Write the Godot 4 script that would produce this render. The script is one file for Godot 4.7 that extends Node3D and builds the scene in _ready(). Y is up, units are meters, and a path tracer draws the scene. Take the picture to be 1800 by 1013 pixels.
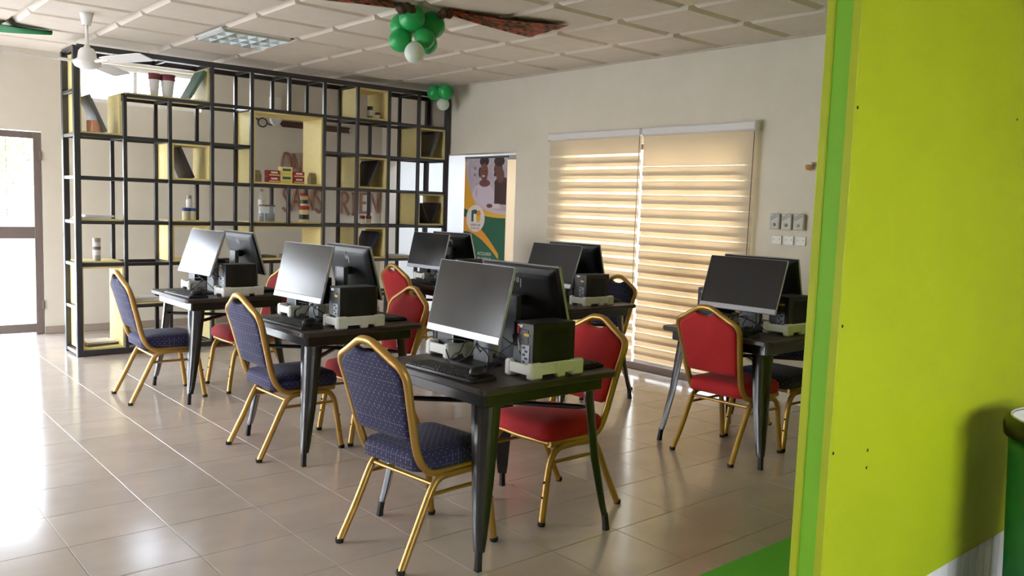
extends Node3D
# A computer training room: camera, daylight and exposure first, then the shell, the furniture and the small things.

const EYE := 1.4545
const SKY_ENERGY := 18.0
const EXPOSURE := 1.19

var taken := {}
var M := {}
var box_cache := {}
var rng := RandomNumberGenerator.new()

# ------------------------------------------------------------------ naming and nodes
func numbered(called: String) -> String:
	if not taken.has(called):
		taken[called] = 0
		return called
	taken[called] += 1
	return "%s_%03d" % [called, taken[called]]

func tag(o: Node, label := "", category := "", group := "", kind := "") -> void:
	if label != "": o.set_meta("label", label)
	if category != "": o.set_meta("category", category)
	if group != "": o.set_meta("group", group)
	if kind != "": o.set_meta("kind", kind)

func thing(called: String, label: String, category: String, at := Vector3.ZERO, turn := 0.0, group := "", kind := "") -> Node3D:
	var o := Node3D.new()
	o.name = numbered(called)
	add_child(o)
	o.position = at
	o.rotation.y = turn
	tag(o, label, category, group, kind)
	return o

func part(parent: Node, called: String, mesh: Mesh, mat: Material, at := Vector3.ZERO, basis := Basis.IDENTITY) -> MeshInstance3D:
	var o := MeshInstance3D.new()
	o.name = called
	o.mesh = mesh
	o.material_override = mat
	o.cast_shadow = GeometryInstance3D.SHADOW_CASTING_SETTING_ON
	parent.add_child(o, true)
	o.transform = Transform3D(basis, at)
	return o

func solo(called: String, label: String, category: String, mesh: Mesh, mat: Material, at := Vector3.ZERO, basis := Basis.IDENTITY, group := "", kind := "") -> MeshInstance3D:
	var o := part(self, numbered(called), mesh, mat, at, basis)
	tag(o, label, category, group, kind)
	return o

func copy_of(o: Node3D, at: Vector3, turn: float, label: String, group := "") -> Node3D:
	var c: Node3D = o.duplicate()
	var base_name := String(o.name)
	var rx := RegEx.create_from_string("_\\d{3}$")
	base_name = rx.sub(base_name, "")
	c.name = numbered(base_name)
	add_child(c)
	c.position = at
	c.rotation = Vector3(0, turn, 0)
	tag(c, label, "", group)
	return c

# ------------------------------------------------------------------ shape helpers
func begin() -> SurfaceTool:
	var st := SurfaceTool.new()
	st.begin(Mesh.PRIMITIVE_TRIANGLES)
	return st

func done(st: SurfaceTool) -> ArrayMesh:
	st.generate_normals()
	return st.commit()

func tri(st: SurfaceTool, a: Vector3, b: Vector3, c: Vector3, out: Vector3) -> void:
	if (c - a).cross(b - a).dot(out) < 0.0:
		var t := b
		b = c
		c = t
	st.add_vertex(a)
	st.add_vertex(b)
	st.add_vertex(c)

func quad(st: SurfaceTool, a: Vector3, b: Vector3, c: Vector3, d: Vector3, out: Vector3) -> void:
	tri(st, a, b, c, out)
	tri(st, a, c, d, out)

func add_box(st: SurfaceTool, at: Vector3, size: Vector3, ch := 0.0, basis := Basis.IDENTITY) -> void:
	st.set_smooth_group(-1)
	var h := size / 2.0
	ch = minf(ch, minf(h.x, minf(h.y, h.z)) * 0.9)
	var t := Transform3D(basis, at)
	var ax := [Vector3(1, 0, 0), Vector3(0, 1, 0), Vector3(0, 0, 1)]
	for k in 3:
		var i := (k + 1) % 3
		var j := (k + 2) % 3
		for s in [-1.0, 1.0]:
			var q := []
			for uv in [[-1, -1], [1, -1], [1, 1], [-1, 1]]:
				q.append(t * (ax[k] * (h[k] * s) + ax[i] * ((h[i] - ch) * uv[0]) + ax[j] * ((h[j] - ch) * uv[1])))
			quad(st, q[0], q[1], q[2], q[3], basis * (ax[k] * s))
	if ch <= 0.0:
		return
	for k in 3:
		var i := (k + 1) % 3
		var j := (k + 2) % 3
		for si in [-1.0, 1.0]:
			for sj in [-1.0, 1.0]:
				var e0: Vector3 = ax[k] * (h[k] - ch)
				var p: Vector3 = ax[i] * (h[i] * si) + ax[j] * ((h[j] - ch) * sj)
				var r: Vector3 = ax[i] * ((h[i] - ch) * si) + ax[j] * (h[j] * sj)
				quad(st, t * (p - e0), t * (p + e0), t * (r + e0), t * (r - e0), basis * (ax[i] * si + ax[j] * sj))
	for sx in [-1.0, 1.0]:
		for sy in [-1.0, 1.0]:
			for sz in [-1.0, 1.0]:
				tri(st, t * Vector3(h.x * sx, (h.y - ch) * sy, (h.z - ch) * sz), t * Vector3((h.x - ch) * sx, h.y * sy, (h.z - ch) * sz), t * Vector3((h.x - ch) * sx, (h.y - ch) * sy, h.z * sz), basis * Vector3(sx, sy, sz))

func box(size: Vector3, ch := 0.0) -> ArrayMesh:
	var key := "%.4f %.4f %.4f %.4f" % [size.x, size.y, size.z, ch]
	if not box_cache.has(key):
		var st := begin()
		add_box(st, Vector3.ZERO, size, ch)
		box_cache[key] = done(st)
	return box_cache[key]

# a box given by two corners, as [mesh, centre]
func span_box(st: SurfaceTool, lo: Vector3, hi: Vector3, ch := 0.0) -> void:
	add_box(st, (lo + hi) / 2.0, (hi - lo).abs(), ch)

func smooth_path(pts: Array, n := 6) -> Array:
	var out := []
	for i in pts.size() - 1:
		var p0: Vector3 = pts[maxi(i - 1, 0)]
		var p1: Vector3 = pts[i]
		var p2: Vector3 = pts[i + 1]
		var p3: Vector3 = pts[mini(i + 2, pts.size() - 1)]
		for k in n:
			out.append(p1.cubic_interpolate(p2, p0, p3, float(k) / n))
	out.append(pts[-1])
	return out

func add_tube(st: SurfaceTool, pts: Array, r, n := 8, caps := true, squash := 1.0) -> void:
	st.set_smooth_group(0)
	var rings := []
	var t0: Vector3 = (pts[1] - pts[0]).normalized()
	var up := Vector3.UP if absf(t0.y) < 0.9 else Vector3.RIGHT
	var side := t0.cross(up).normalized()
	for i in pts.size():
		var t: Vector3
		if i == 0: t = pts[1] - pts[0]
		elif i == pts.size() - 1: t = pts[i] - pts[i - 1]
		else: t = (pts[i + 1] - pts[i]).normalized() + (pts[i] - pts[i - 1]).normalized()
		t = t.normalized()
		side = (side - t * side.dot(t)).normalized()
		var nrm := side.cross(t).normalized()
		var rad: float = r[i] if r is Array else r
		var ring := []
		for k in n:
			var a := TAU * (k + 0.5) / n
			ring.append(pts[i] + side * (cos(a) * rad) + nrm * (sin(a) * rad * squash))
		rings.append(ring)
	for i in pts.size() - 1:
		for k in n:
			var l := (k + 1) % n
			var c: Vector3 = (pts[i] + pts[i + 1]) / 2.0
			var m: Vector3 = (rings[i][k] + rings[i][l] + rings[i + 1][k] + rings[i + 1][l]) / 4.0
			quad(st, rings[i][k], rings[i][l], rings[i + 1][l], rings[i + 1][k], m - c)
	if caps:
		st.set_smooth_group(-1)
		for e in [0, pts.size() - 1]:
			var out: Vector3 = (pts[0] - pts[1]) if e == 0 else (pts[e] - pts[e - 1])
			for k in n:
				tri(st, pts[e], rings[e][k], rings[e][(k + 1) % n], out)

func tube(pts: Array, r, n := 8, squash := 1.0) -> ArrayMesh:
	var st := begin()
	add_tube(st, pts, r, n, true, squash)
	return done(st)

# profile: points (radius, height) from bottom to top
func add_lathe(st: SurfaceTool, prof: Array, n := 16, at := Vector3.ZERO, basis := Basis.IDENTITY) -> void:
	var t := Transform3D(basis, at)
	st.set_smooth_group(0)
	for i in prof.size() - 1:
		var a: Vector2 = prof[i]
		var b: Vector2 = prof[i + 1]
		if a.distance_to(b) < 1e-6: continue
		var nn := Vector2(b.y - a.y, a.x - b.x)
		for k in n:
			var u := TAU * k / n
			var v := TAU * (k + 1) / n
			var out := basis * Vector3(nn.x * cos((u + v) / 2), nn.y, nn.x * sin((u + v) / 2))
			var p := t * Vector3(a.x * cos(u), a.y, a.x * sin(u))
			var q := t * Vector3(a.x * cos(v), a.y, a.x * sin(v))
			var r := t * Vector3(b.x * cos(v), b.y, b.x * sin(v))
			var s := t * Vector3(b.x * cos(u), b.y, b.x * sin(u))
			if a.x > 1e-5: tri(st, p, q, r, out)
			if b.x > 1e-5: tri(st, p, r, s, out)

func lathe(prof: Array, n := 16) -> ArrayMesh:
	var st := begin()
	add_lathe(st, prof, n)
	return done(st)

# rings of equal length joined in order, with both ends closed
func add_loft(st: SurfaceTool, rings: Array, smooth := true) -> void:
	st.set_smooth_group(0 if smooth else -1)
	var n: int = rings[0].size()
	var cs := []
	for r in rings:
		var c := Vector3.ZERO
		for p in r: c += p
		cs.append(c / n)
	for i in rings.size() - 1:
		for k in n:
			var l := (k + 1) % n
			var m: Vector3 = (rings[i][k] + rings[i][l] + rings[i + 1][k] + rings[i + 1][l]) / 4.0
			var out: Vector3 = m - (cs[i] + cs[i + 1]) / 2.0
			var e: Vector3 = (rings[i][l] - rings[i][k])
			var f: Vector3 = (rings[i + 1][k] - rings[i][k])
			var axis: Vector3 = cs[-1] - cs[0]
			var nn := e.cross(f)
			if nn.length() < 1e-12: nn = (rings[i][l] - rings[i][k]).cross(rings[i + 1][l] - rings[i][l])
			# turn consistently: outward by the first ring's sense of rotation
			var sense := e.cross(axis).dot(rings[i][k] - cs[i])
			var o2 := nn * (1.0 if sense > 0 else -1.0)
			if absf(sense) < 1e-12: o2 = out
			quad(st, rings[i][k], rings[i][l], rings[i + 1][l], rings[i + 1][k], o2)
	for e in [0, rings.size() - 1]:
		var out: Vector3 = (cs[0] - cs[1]) if e == 0 else (cs[e] - cs[e - 1])
		if out.length() < 1e-6: out = (cs[0] - cs[-1]) * (1.0 if e == 0 else -1.0)
		for k in n:
			tri(st, cs[e], rings[e][k], rings[e][(k + 1) % n], out)

func loft(rings: Array, smooth := true) -> ArrayMesh:
	var st := begin()
	add_loft(st, rings, smooth)
	return done(st)

# a flat outline (x, y) pushed along z from z0 to z1
func add_prism(st: SurfaceTool, poly: PackedVector2Array, z0: float, z1: float, t := Transform3D.IDENTITY) -> void:
	st.set_smooth_group(-1)
	var ids := Geometry2D.triangulate_polygon(poly)
	for i in range(0, ids.size(), 3):
		for z in [z0, z1]:
			var o := t.basis * Vector3(0, 0, signf(z - (z0 + z1) / 2.0))
			tri(st, t * Vector3(poly[ids[i]].x, poly[ids[i]].y, z), t * Vector3(poly[ids[i + 1]].x, poly[ids[i + 1]].y, z), t * Vector3(poly[ids[i + 2]].x, poly[ids[i + 2]].y, z), o)
	var ccw := not Geometry2D.is_polygon_clockwise(poly)
	for i in poly.size():
		var a := poly[i]
		var b := poly[(i + 1) % poly.size()]
		var n2 := Vector2(b.y - a.y, a.x - b.x) * (1.0 if ccw else -1.0)
		quad(st, t * Vector3(a.x, a.y, z0), t * Vector3(b.x, b.y, z0), t * Vector3(b.x, b.y, z1), t * Vector3(a.x, a.y, z1), t.basis * Vector3(n2.x, n2.y, 0))

func prism(poly: PackedVector2Array, z0: float, z1: float) -> ArrayMesh:
	var st := begin()
	add_prism(st, poly, z0, z1)
	return done(st)

func rounded_rect(hx: float, hz: float, r: float, y: float, seg := 4, at := Vector2.ZERO) -> Array:
	var out := []
	for c in [[1, 1, 0.0], [-1, 1, 90.0], [-1, -1, 180.0], [1, -1, 270.0]]:
		for k in seg + 1:
			var a := deg_to_rad(c[2] + 90.0 * k / seg)
			out.append(Vector3(at.x + c[0] * (hx - r) + cos(a) * r, y, at.y + c[1] * (hz - r) + sin(a) * r))
	return out

# a sheet with texture coordinates, u along right, v downwards
func sheet(w: float, h: float) -> ArrayMesh:
	var st := begin()
	for p in [[0, 0], [1, 0], [1, 1], [0, 0], [1, 1], [0, 1]]:
		st.set_normal(Vector3(0, 0, 1))
		st.set_uv(Vector2(p[0], p[1]))
		st.add_vertex(Vector3((p[0] - 0.5) * w, (0.5 - p[1]) * h, 0))
	return st.commit()

# ------------------------------------------------------------------ materials
func mat(key: String, color: Color, rough := 0.6, metal := 0.0) -> StandardMaterial3D:
	var m := StandardMaterial3D.new()
	m.resource_name = key
	m.albedo_color = color
	m.roughness = rough
	m.metallic = metal
	M[key] = m
	return m

func noise_image(size: int, seed_: int, freq: float, oct: int, dark: Color, light: Color, stretch := 1.0) -> Image:
	var f := FastNoiseLite.new()
	f.seed = seed_
	f.frequency = freq
	f.fractal_octaves = oct
	var g := f.get_seamless_image(size, int(size * stretch))
	g.resize(size, size, Image.INTERPOLATE_BILINEAR)
	g.convert(Image.FORMAT_RGB8)
	var im := Image.create_empty(size, size, false, Image.FORMAT_RGB8)
	for y in size:
		for x in size:
			im.set_pixel(x, y, dark.lerp(light, g.get_pixel(x, y).r))
	return im

func skin(m: StandardMaterial3D, im: Image, per_metre: float, world := false) -> void:
	m.albedo_texture = ImageTexture.create_from_image(im)
	m.albedo_color = Color.WHITE
	m.uv1_triplanar = true
	m.uv1_world_triplanar = world
	m.uv1_scale = Vector3.ONE * per_metre

func rgb(r: int, g: int, b: int) -> Color:
	return Color8(r, g, b)

func make_materials() -> void:
	mat("wall", rgb(222, 216, 204), 0.85)
	skin(M.wall, noise_image(256, 3, 0.02, 3, rgb(223, 214, 198), rgb(228, 219, 204)), 0.5, true)
	mat("ceiling", rgb(214, 204, 196), 0.9)
	skin(M.ceiling, noise_image(256, 5, 0.03, 4, rgb(219, 207, 193), rgb(225, 213, 200)), 0.7, true)
	mat("grout", rgb(150, 140, 132), 0.8)
	for k in 3:
		var m := mat("tile%d" % k, Color.WHITE, 0.16)
		skin(m, noise_image(256, 11 + k, 0.012, 5, rgb(190 + 2 * k, 175 + 2 * k, 163 + 2 * k), rgb(200 + 2 * k, 186 + 2 * k, 174 + 2 * k), 1.5), 0.7, true)
		m.metallic_specular = 0.6
	mat("skirting", rgb(170, 155, 142), 0.35)
	mat("door_metal", rgb(120, 106, 100), 0.45)
	mat("sill_metal", rgb(96, 76, 62), 0.4)
	mat("steel_black", rgb(38, 36, 42), 0.35)
	M.steel_black.metallic_specular = 0.6
	mat("table_metal", rgb(26, 25, 28), 0.28)
	M.table_metal.clearcoat_enabled = true
	M.table_metal.clearcoat = 0.5
	M.table_metal.clearcoat_roughness = 0.15
	mat("table_wood", rgb(62, 52, 48), 0.4)
	skin(M.table_wood, noise_image(256, 21, 0.02, 5, rgb(50, 41, 38), rgb(72, 61, 56), 8.0), 1.2)
	mat("gold", rgb(186, 146, 78), 0.36, 0.65)
	mat("rubber", rgb(34, 32, 32), 0.7)
	mat("ply", rgb(226, 208, 140), 0.6)
	skin(M.ply, noise_image(256, 31, 0.015, 4, rgb(224, 205, 138), rgb(232, 215, 150), 7.0), 1.5)
	mat("ply_edge", rgb(232, 216, 140), 0.6)
	mat("blue_cloth", rgb(44, 48, 104), 0.85)
	skin(M.blue_cloth, dotted_cloth(), 1.0 / 0.13)
	M.blue_cloth.rim_enabled = true
	M.blue_cloth.rim = 0.15
	mat("red_cloth", rgb(190, 30, 48), 0.85)
	skin(M.red_cloth, noise_image(128, 41, 0.25, 2, rgb(178, 24, 30), rgb(200, 36, 42)), 9.0)
	M.red_cloth.rim_enabled = true
	M.red_cloth.rim = 0.15
	mat("plastic_black", rgb(24, 24, 26), 0.45)
	mat("plastic_dark", rgb(36, 37, 41), 0.4)
	mat("screen", rgb(30, 31, 35), 0.16)
	mat("silver", rgb(176, 178, 186), 0.35, 0.4)
	mat("stand_grey", rgb(92, 95, 98), 0.4, 0.2)
	mat("chrome", rgb(215, 216, 220), 0.2, 0.9)
	mat("logo_silver", rgb(214, 216, 220), 0.4, 0.2)
	mat("foam", rgb(232, 232, 226), 0.9)
	mat("cable", rgb(20, 20, 22), 0.5)
	mat("key", rgb(32, 32, 35), 0.5)
	mat("label_white", rgb(225, 225, 225), 0.6)
	mat("label_yellow", rgb(222, 170, 40), 0.6)
	mat("plug_pink", rgb(205, 40, 80), 0.5)
	mat("port_metal", rgb(120, 122, 126), 0.4, 0.7)
	mat("white_plastic", rgb(232, 230, 224), 0.4)
	mat("fan_white", rgb(236, 233, 230), 0.35)
	mat("fan_blade", rgb(228, 224, 222), 0.4)
	mat("louvre", rgb(232, 238, 240), 0.25, 0.6)
	mat("tube_white", rgb(240, 242, 244), 0.3)
	mat("lamp_glow", rgb(240, 244, 246), 0.3)
	M.lamp_glow.emission_enabled = true
	M.lamp_glow.emission = Color(0.86, 0.95, 1.0)
	M.lamp_glow.emission_energy_multiplier = 3.0
	mat("balloon_green", rgb(44, 172, 90), 0.3)
	mat("balloon_white", rgb(232, 240, 228), 0.3)
	for k in ["balloon_green", "balloon_white"]:
		M[k].backlight_enabled = true
		M[k].backlight = M[k].albedo_color.darkened(0.35)
	mat("ribbon_green", rgb(28, 120, 70), 0.7)
	mat("kente", rgb(150, 70, 40), 0.8)
	M.kente.albedo_texture = ImageTexture.create_from_image(kente_print())
	M.kente.albedo_color = Color.WHITE
	mat("blind", rgb(216, 202, 176), 0.9)
	M.blind.backlight_enabled = true
	M.blind.backlight = Color(0.42, 0.335, 0.225)
	mat("sheer", Color(0.93, 0.88, 0.78, 0.95), 0.9)
	M.sheer.transparency = BaseMaterial3D.TRANSPARENCY_ALPHA
	M.sheer.backlight_enabled = true
	M.sheer.backlight = Color(0.5, 0.44, 0.33)
	mat("blind_rail", rgb(226, 222, 220), 0.4)
	mat("glass", Color(0.9, 0.95, 0.95, 0.08), 0.02)
	M.glass.transparency = BaseMaterial3D.TRANSPARENCY_ALPHA
	mat("jar_glass", Color(0.85, 0.92, 0.95, 0.25), 0.05)
	M.jar_glass.transparency = BaseMaterial3D.TRANSPARENCY_ALPHA
	mat("lime", rgb(182, 198, 16), 0.55)
	skin(M.lime, noise_image(256, 51, 0.02, 4, rgb(179, 195, 13), rgb(185, 201, 19)), 0.6)
	mat("green_paint", rgb(92, 190, 40), 0.55)
	mat("green_stud", rgb(132, 204, 28), 0.55)
	mat("bin_teal", rgb(20, 120, 92), 0.3)
	mat("bin_black", rgb(20, 22, 22), 0.35)
	mat("paper", rgb(236, 234, 228), 0.8)
	mat("brown_letter", rgb(158, 114, 94), 0.7)
	mat("brown_ribbon", rgb(92, 66, 60), 0.6)
	mat("book_dark", rgb(52, 46, 52), 0.5)
	mat("book_grey", rgb(104, 104, 100), 0.5)
	mat("book_green", rgb(76, 110, 96), 0.5)
	mat("book_blue", rgb(44, 48, 84), 0.4)
	mat("book_white", rgb(226, 222, 220), 0.5)
	mat("pages", rgb(216, 208, 196), 0.9)
	mat("salmon", rgb(226, 168, 136), 0.7)
	mat("carton_red", rgb(172, 46, 56), 0.6)
	mat("carton_yellow", rgb(232, 206, 70), 0.6)
	mat("carton_cream", rgb(236, 226, 160), 0.6)
	mat("kraft", rgb(150, 134, 98), 0.8)
	mat("jam_dark", rgb(60, 40, 62), 0.3)
	mat("jam_brown", rgb(140, 96, 80), 0.4)
	mat("lid_maroon", rgb(120, 44, 48), 0.5)
	mat("lid_blue", rgb(64, 82, 150), 0.5)
	mat("can_grey", rgb(176, 172, 164), 0.4, 0.3)
	mat("can_green", rgb(70, 104, 82), 0.4)
	mat("tin_brown", rgb(120, 108, 100), 0.5)
	mat("beige_jar", rgb(214, 204, 170), 0.5)
	mat("concrete", rgb(206, 202, 194), 0.9)
	mat("outer_white", rgb(236, 234, 230), 0.9)
	mat("outer_cream", rgb(228, 200, 160), 0.8)
	mat("bark", rgb(92, 74, 58), 0.9)
	mat("leaf", rgb(96, 128, 60), 0.7)
	M.leaf.backlight_enabled = true
	M.leaf.backlight = Color(0.3, 0.42, 0.12)
	mat("banner", Color.WHITE, 0.55)
	M.banner.albedo_texture = ImageTexture.create_from_image(banner_print())
	mat("switch_grey", rgb(190, 186, 176), 0.4)
	mat("switch_stripe", rgb(150, 148, 142), 0.4)
	mat("sensor_orange", rgb(206, 150, 100), 0.4)

func dotted_cloth() -> Image:
	var im := Image.create_empty(256, 256, false, Image.FORMAT_RGB8)
	var f := FastNoiseLite.new()
	f.seed = 8
	f.frequency = 0.3
	for y in 256:
		for x in 256:
			var n := f.get_noise_2d(x, y) * 0.5 + 0.5
			im.set_pixel(x, y, rgb(31, 32, 70).lerp(rgb(39, 40, 86), n))
	for j in 8:
		for i in 4:
			var cx := i * 64 + (32 if j % 2 else 0) + 16
			var cy := j * 32 + 16
			for dy in range(-5, 6):
				for dx in range(-5, 6):
					if dx * dx + dy * dy <= 13:
						im.set_pixel(posmod(cx + dx, 256), posmod(cy + dy, 256), rgb(216, 206, 176))
	return im

func kente_print() -> Image:
	var im := Image.create_empty(256, 256, false, Image.FORMAT_RGB8)
	var r := RandomNumberGenerator.new()
	r.seed = 77
	for j in 16:
		for i in 8:
			var c: Color = [rgb(172, 84, 50), rgb(150, 66, 44), rgb(52, 62, 34), rgb(36, 30, 26)][[0, 2, 1, 3, 0, 1][(i + j * 5) % 6] if r.randf() < 0.8 else r.randi() % 4]
			im.fill_rect(Rect2i(i * 32, j * 16, 32, 16), c)
			for k in 5:
				im.fill_rect(Rect2i(i * 32 + r.randi() % 26, j * 16 + r.randi() % 13, 5, 2), [rgb(44, 38, 28), rgb(190, 110, 60), rgb(70, 78, 40)][r.randi() % 3])
	for i in 8:
		im.fill_rect(Rect2i(i * 32, 0, 3, 256), rgb(34, 28, 24))
	return im

func in_ellipse(u: float, v: float, cu: float, cv: float, ru: float, rv: float) -> bool:
	return pow((u - cu) / ru, 2) + pow((v - cv) / rv, 2) < 1.0

func banner_print() -> Image:
	var w := 240
	var h := 640
	var im := Image.create_empty(w, h, false, Image.FORMAT_RGB8)
	var green := rgb(44, 98, 74)
	var gold_ := rgb(226, 164, 52)
	var f := FastNoiseLite.new()
	f.seed = 9
	f.frequency = 0.03
	for y in h:
		for x in w:
			var u := (x + 0.5) / w
			var v := (y + 0.5) / h
			var c := green
			var low := 0.335 - 0.12 * pow(1.0 - u, 2.2)          # lower edge of the picture
			var left := 0.02 + 0.30 * pow(maxf(v - 0.04, 0.0) / 0.26, 1.6)   # left edge of the picture
			if v < low and u > left:
				c = rgb(206, 190, 200).lerp(rgb(178, 166, 178), f.get_noise_2d(x, y) * 0.5 + 0.5)
				if u > 0.10 and u < 0.14 and v < 0.14: c = rgb(176, 168, 186)
				if in_ellipse(u, v, 0.25, 0.06, 0.02, 0.01) or in_ellipse(u, v, 0.25, 0.1, 0.02, 0.008): c = rgb(128, 116, 128)
				if in_ellipse(u, v, 0.46, 0.235, 0.27, 0.085) or (u > 0.24 and u < 0.7 and v > 0.22): c = rgb(214, 198, 212)   # white blouse
				if in_ellipse(u, v, 0.3, 0.21, 0.012, 0.03): c = rgb(168, 156, 178)          # sleeve fold
				if in_ellipse(u, v, 0.49, 0.15, 0.13, 0.022): c = rgb(124, 80, 74)          # neckline
				if in_ellipse(u, v, 0.47, 0.02, 0.11, 0.03) or in_ellipse(u, v, 0.37, 0.085, 0.03, 0.03): c = rgb(56, 42, 46)   # hair
				if in_ellipse(u, v, 0.47, 0.083, 0.095, 0.052): c = rgb(132, 86, 78)        # face
				if in_ellipse(u, v, 0.49, 0.125, 0.05, 0.03): c = rgb(120, 76, 70)          # neck
				if in_ellipse(u, v, 0.46, 0.108, 0.035, 0.006): c = rgb(216, 198, 192)      # smile
				for e in [0.425, 0.5]:
					if in_ellipse(u, v, e, 0.078, 0.018, 0.0035): c = rgb(66, 42, 42)
				if in_ellipse(u, v, 0.46, 0.092, 0.016, 0.005): c = rgb(112, 70, 64)
				if (u > 0.73 and v > 0.15 and v < 0.275) or in_ellipse(u, v, 0.9, 0.15, 0.18, 0.035): c = rgb(78, 56, 56)    # dark shirt
				if in_ellipse(u, v, 0.85, 0.105, 0.09, 0.045): c = rgb(118, 78, 70)         # his neck
				if in_ellipse(u, v, 0.8, 0.068, 0.1, 0.042): c = rgb(116, 76, 68)           # his face
				if in_ellipse(u, v, 0.82, 0.022, 0.12, 0.03) or in_ellipse(u, v, 0.73, 0.1, 0.025, 0.012): c = rgb(60, 46, 46)
				if in_ellipse(u, v, 0.735, 0.068, 0.02, 0.004): c = rgb(56, 38, 38)
				if u > 0.7 and u < 0.86 and v > 0.272 and v < 0.3: c = rgb(222, 206, 206)      # cup
				if in_ellipse(u, v, 0.62, 0.285, 0.07, 0.012): c = rgb(108, 72, 68)            # hands
				if v > low - 0.022 and not (u > 0.68 and v < 0.3): c = rgb(212, 188, 198)
			elif v < low + 0.02 + 0.07 * pow(1.0 - u, 2.0) and v > 0.02:
				c = gold_.lerp(rgb(236, 190, 70), clampf(u, 0, 1))
			# the lower ribbon
			var mid := 0.40 + 0.24 * pow(u, 1.7)
			var half := 0.045 * (1.0 - u * 0.75)
			if absf(v - mid) < half and u < 0.86: c = rgb(228, 156, 56)
			if in_ellipse(u, v, 0.29, 0.365, 0.225, 0.082): c = rgb(228, 214, 214)
			# the emblem
			if u > 0.19 and u < 0.27 and v > 0.325 and v < 0.385 : c = rgb(46, 84, 70)
			if in_ellipse(u, v, 0.27, 0.325, 0.08, 0.014): c = rgb(46, 84, 70)
			if u > 0.245 and u < 0.285 and v > 0.336 and v < 0.386: c = rgb(240, 234, 232)
			if in_ellipse(u, v, 0.365, 0.352, 0.05, 0.036): c = rgb(232, 178, 44)
			if u > 0.32 and u < 0.41 and v > 0.32 and v < 0.35: c = rgb(232, 178, 44)
			for d in [[0.33, 0.327], [0.38, 0.322], [0.355, 0.34], [0.4, 0.335]]:
				if in_ellipse(u, v, d[0], d[1], 0.013, 0.005): c = rgb(186, 40, 44)
			im.set_pixel(x, y, c)
	return im

# ------------------------------------------------------------------ the scene
func _ready() -> void:
	rng.seed = 20240
	set_camera_and_light()
	make_materials()
	build_shell()
	build_ceiling()
	build_floor()
	build_openings()
	build_outside()
	build_partition()
	build_shelving()
	build_wall_decor()
	build_blinds()
	build_switches()
	build_desks()
	build_chairs()
	build_shelf_goods()
	build_ceiling_things()
	build_banner()

func set_camera_and_light() -> void:
	var cam := Camera3D.new()
	cam.name = "camera"
	add_child(cam)
	cam.transform = Transform3D(Basis(Vector3(0.76110394, 0.03375976, 0.64775078), Vector3(0.03713441, 0.99473875, -0.09547699), Vector3(-0.64756608, 0.09672175, 0.75584593)).orthonormalized(), Vector3(0, EYE, 0))
	cam.fov = 37.902
	cam.near = 0.05
	cam.far = 200.0
	cam.current = true
	var env := Environment.new()
	env.background_mode = Environment.BG_SKY
	var sky := Sky.new()
	var ps := ProceduralSkyMaterial.new()
	ps.sky_top_color = Color(0.86, 0.92, 1.0)
	ps.sky_horizon_color = Color(1.0, 1.0, 1.0)
	ps.ground_horizon_color = Color(0.9, 0.87, 0.82)
	ps.ground_bottom_color = Color(0.62, 0.58, 0.52)
	sky.sky_material = ps
	env.sky = sky
	env.background_energy_multiplier = SKY_ENERGY
	env.tonemap_mode = Environment.TONE_MAPPER_LINEAR
	env.tonemap_exposure = EXPOSURE
	env.sdfgi_enabled = true
	env.ssao_enabled = true
	env.ssil_enabled = true
	var we := WorldEnvironment.new()
	we.name = "daylight"
	we.environment = env
	add_child(we)

# ------------------------------------------------------------------ shell
const X0 := -2.4
const X1 := 5.85
const Z0 := -9.52
const Z1 := 2.6
const TOP := 2.83

func struct(called: String, st: SurfaceTool, m: Material, label: String) -> MeshInstance3D:
	return solo(called, label, "", done(st), m, Vector3.ZERO, Basis.IDENTITY, "", "structure")

func wall_with_holes(st: SurfaceTool, along_x: bool, a0: float, a1: float, n0: float, n1: float, holes: Array) -> void:
	# holes: [from, to, bottom, top] along the wall, not overlapping
	var cuts := [a0, a1]
	for h in holes:
		cuts.append(h[0])
		cuts.append(h[1])
	cuts.sort()
	for i in cuts.size() - 1:
		var s: float = cuts[i]
		var e: float = cuts[i + 1]
		if e - s < 1e-4: continue
		var mid := (s + e) / 2.0
		var spans := [[-0.15, 3.1]]
		for h in holes:
			if mid > h[0] and mid < h[1]:
				spans = [[-0.15, h[2]], [h[3], 3.1]]
		for sp in spans:
			if sp[1] - sp[0] < 1e-3: continue
			if along_x: span_box(st, Vector3(s, sp[0], n0), Vector3(e, sp[1], n1))
			else: span_box(st, Vector3(n0, sp[0], s), Vector3(n1, sp[1], e))

func build_shell() -> void:
	var st := begin()
	wall_with_holes(st, true, X0 - 0.2, X1 + 0.2, Z0 - 0.2, Z0, [[-1.25, 1.905, 0.0, 2.04], [2.15, 3.5, 2.38, 2.79]])
	struct("wall_back", st, M.wall, "off-white wall behind the black shelving")
	st = begin()
	wall_with_holes(st, false, Z0, Z1, X1, X1 + 0.18, [[-9.36, -6.83, 0.0, 2.035], [-6.08, -3.985, 0.0, 2.06]])
	struct("wall_right", st, M.wall, "off-white wall with the striped blinds and the wide opening")
	st = begin()
	wall_with_holes(st, false, Z0, Z1, X0 - 0.2, X0, [[-8.6, -5.2, 0.15, 2.3]])
	struct("wall_left", st, M.wall, "off-white wall with tall windows")
	st = begin()
	wall_with_holes(st, true, X0 - 0.2, X1 + 0.2, Z1, Z1 + 0.2, [[0.5, 2.5, 0.9, 2.1]])
	struct("wall_front", st, M.wall, "off-white wall behind the entrance")
	st = begin()
	span_box(st, Vector3(1.905, 0.0, Z0), Vector3(X1, 0.075, Z0 + 0.014), 0.003)
	struct("baseboard_back", st, M.skirting, "taupe tiled skirting along the wall behind the shelving")

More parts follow.
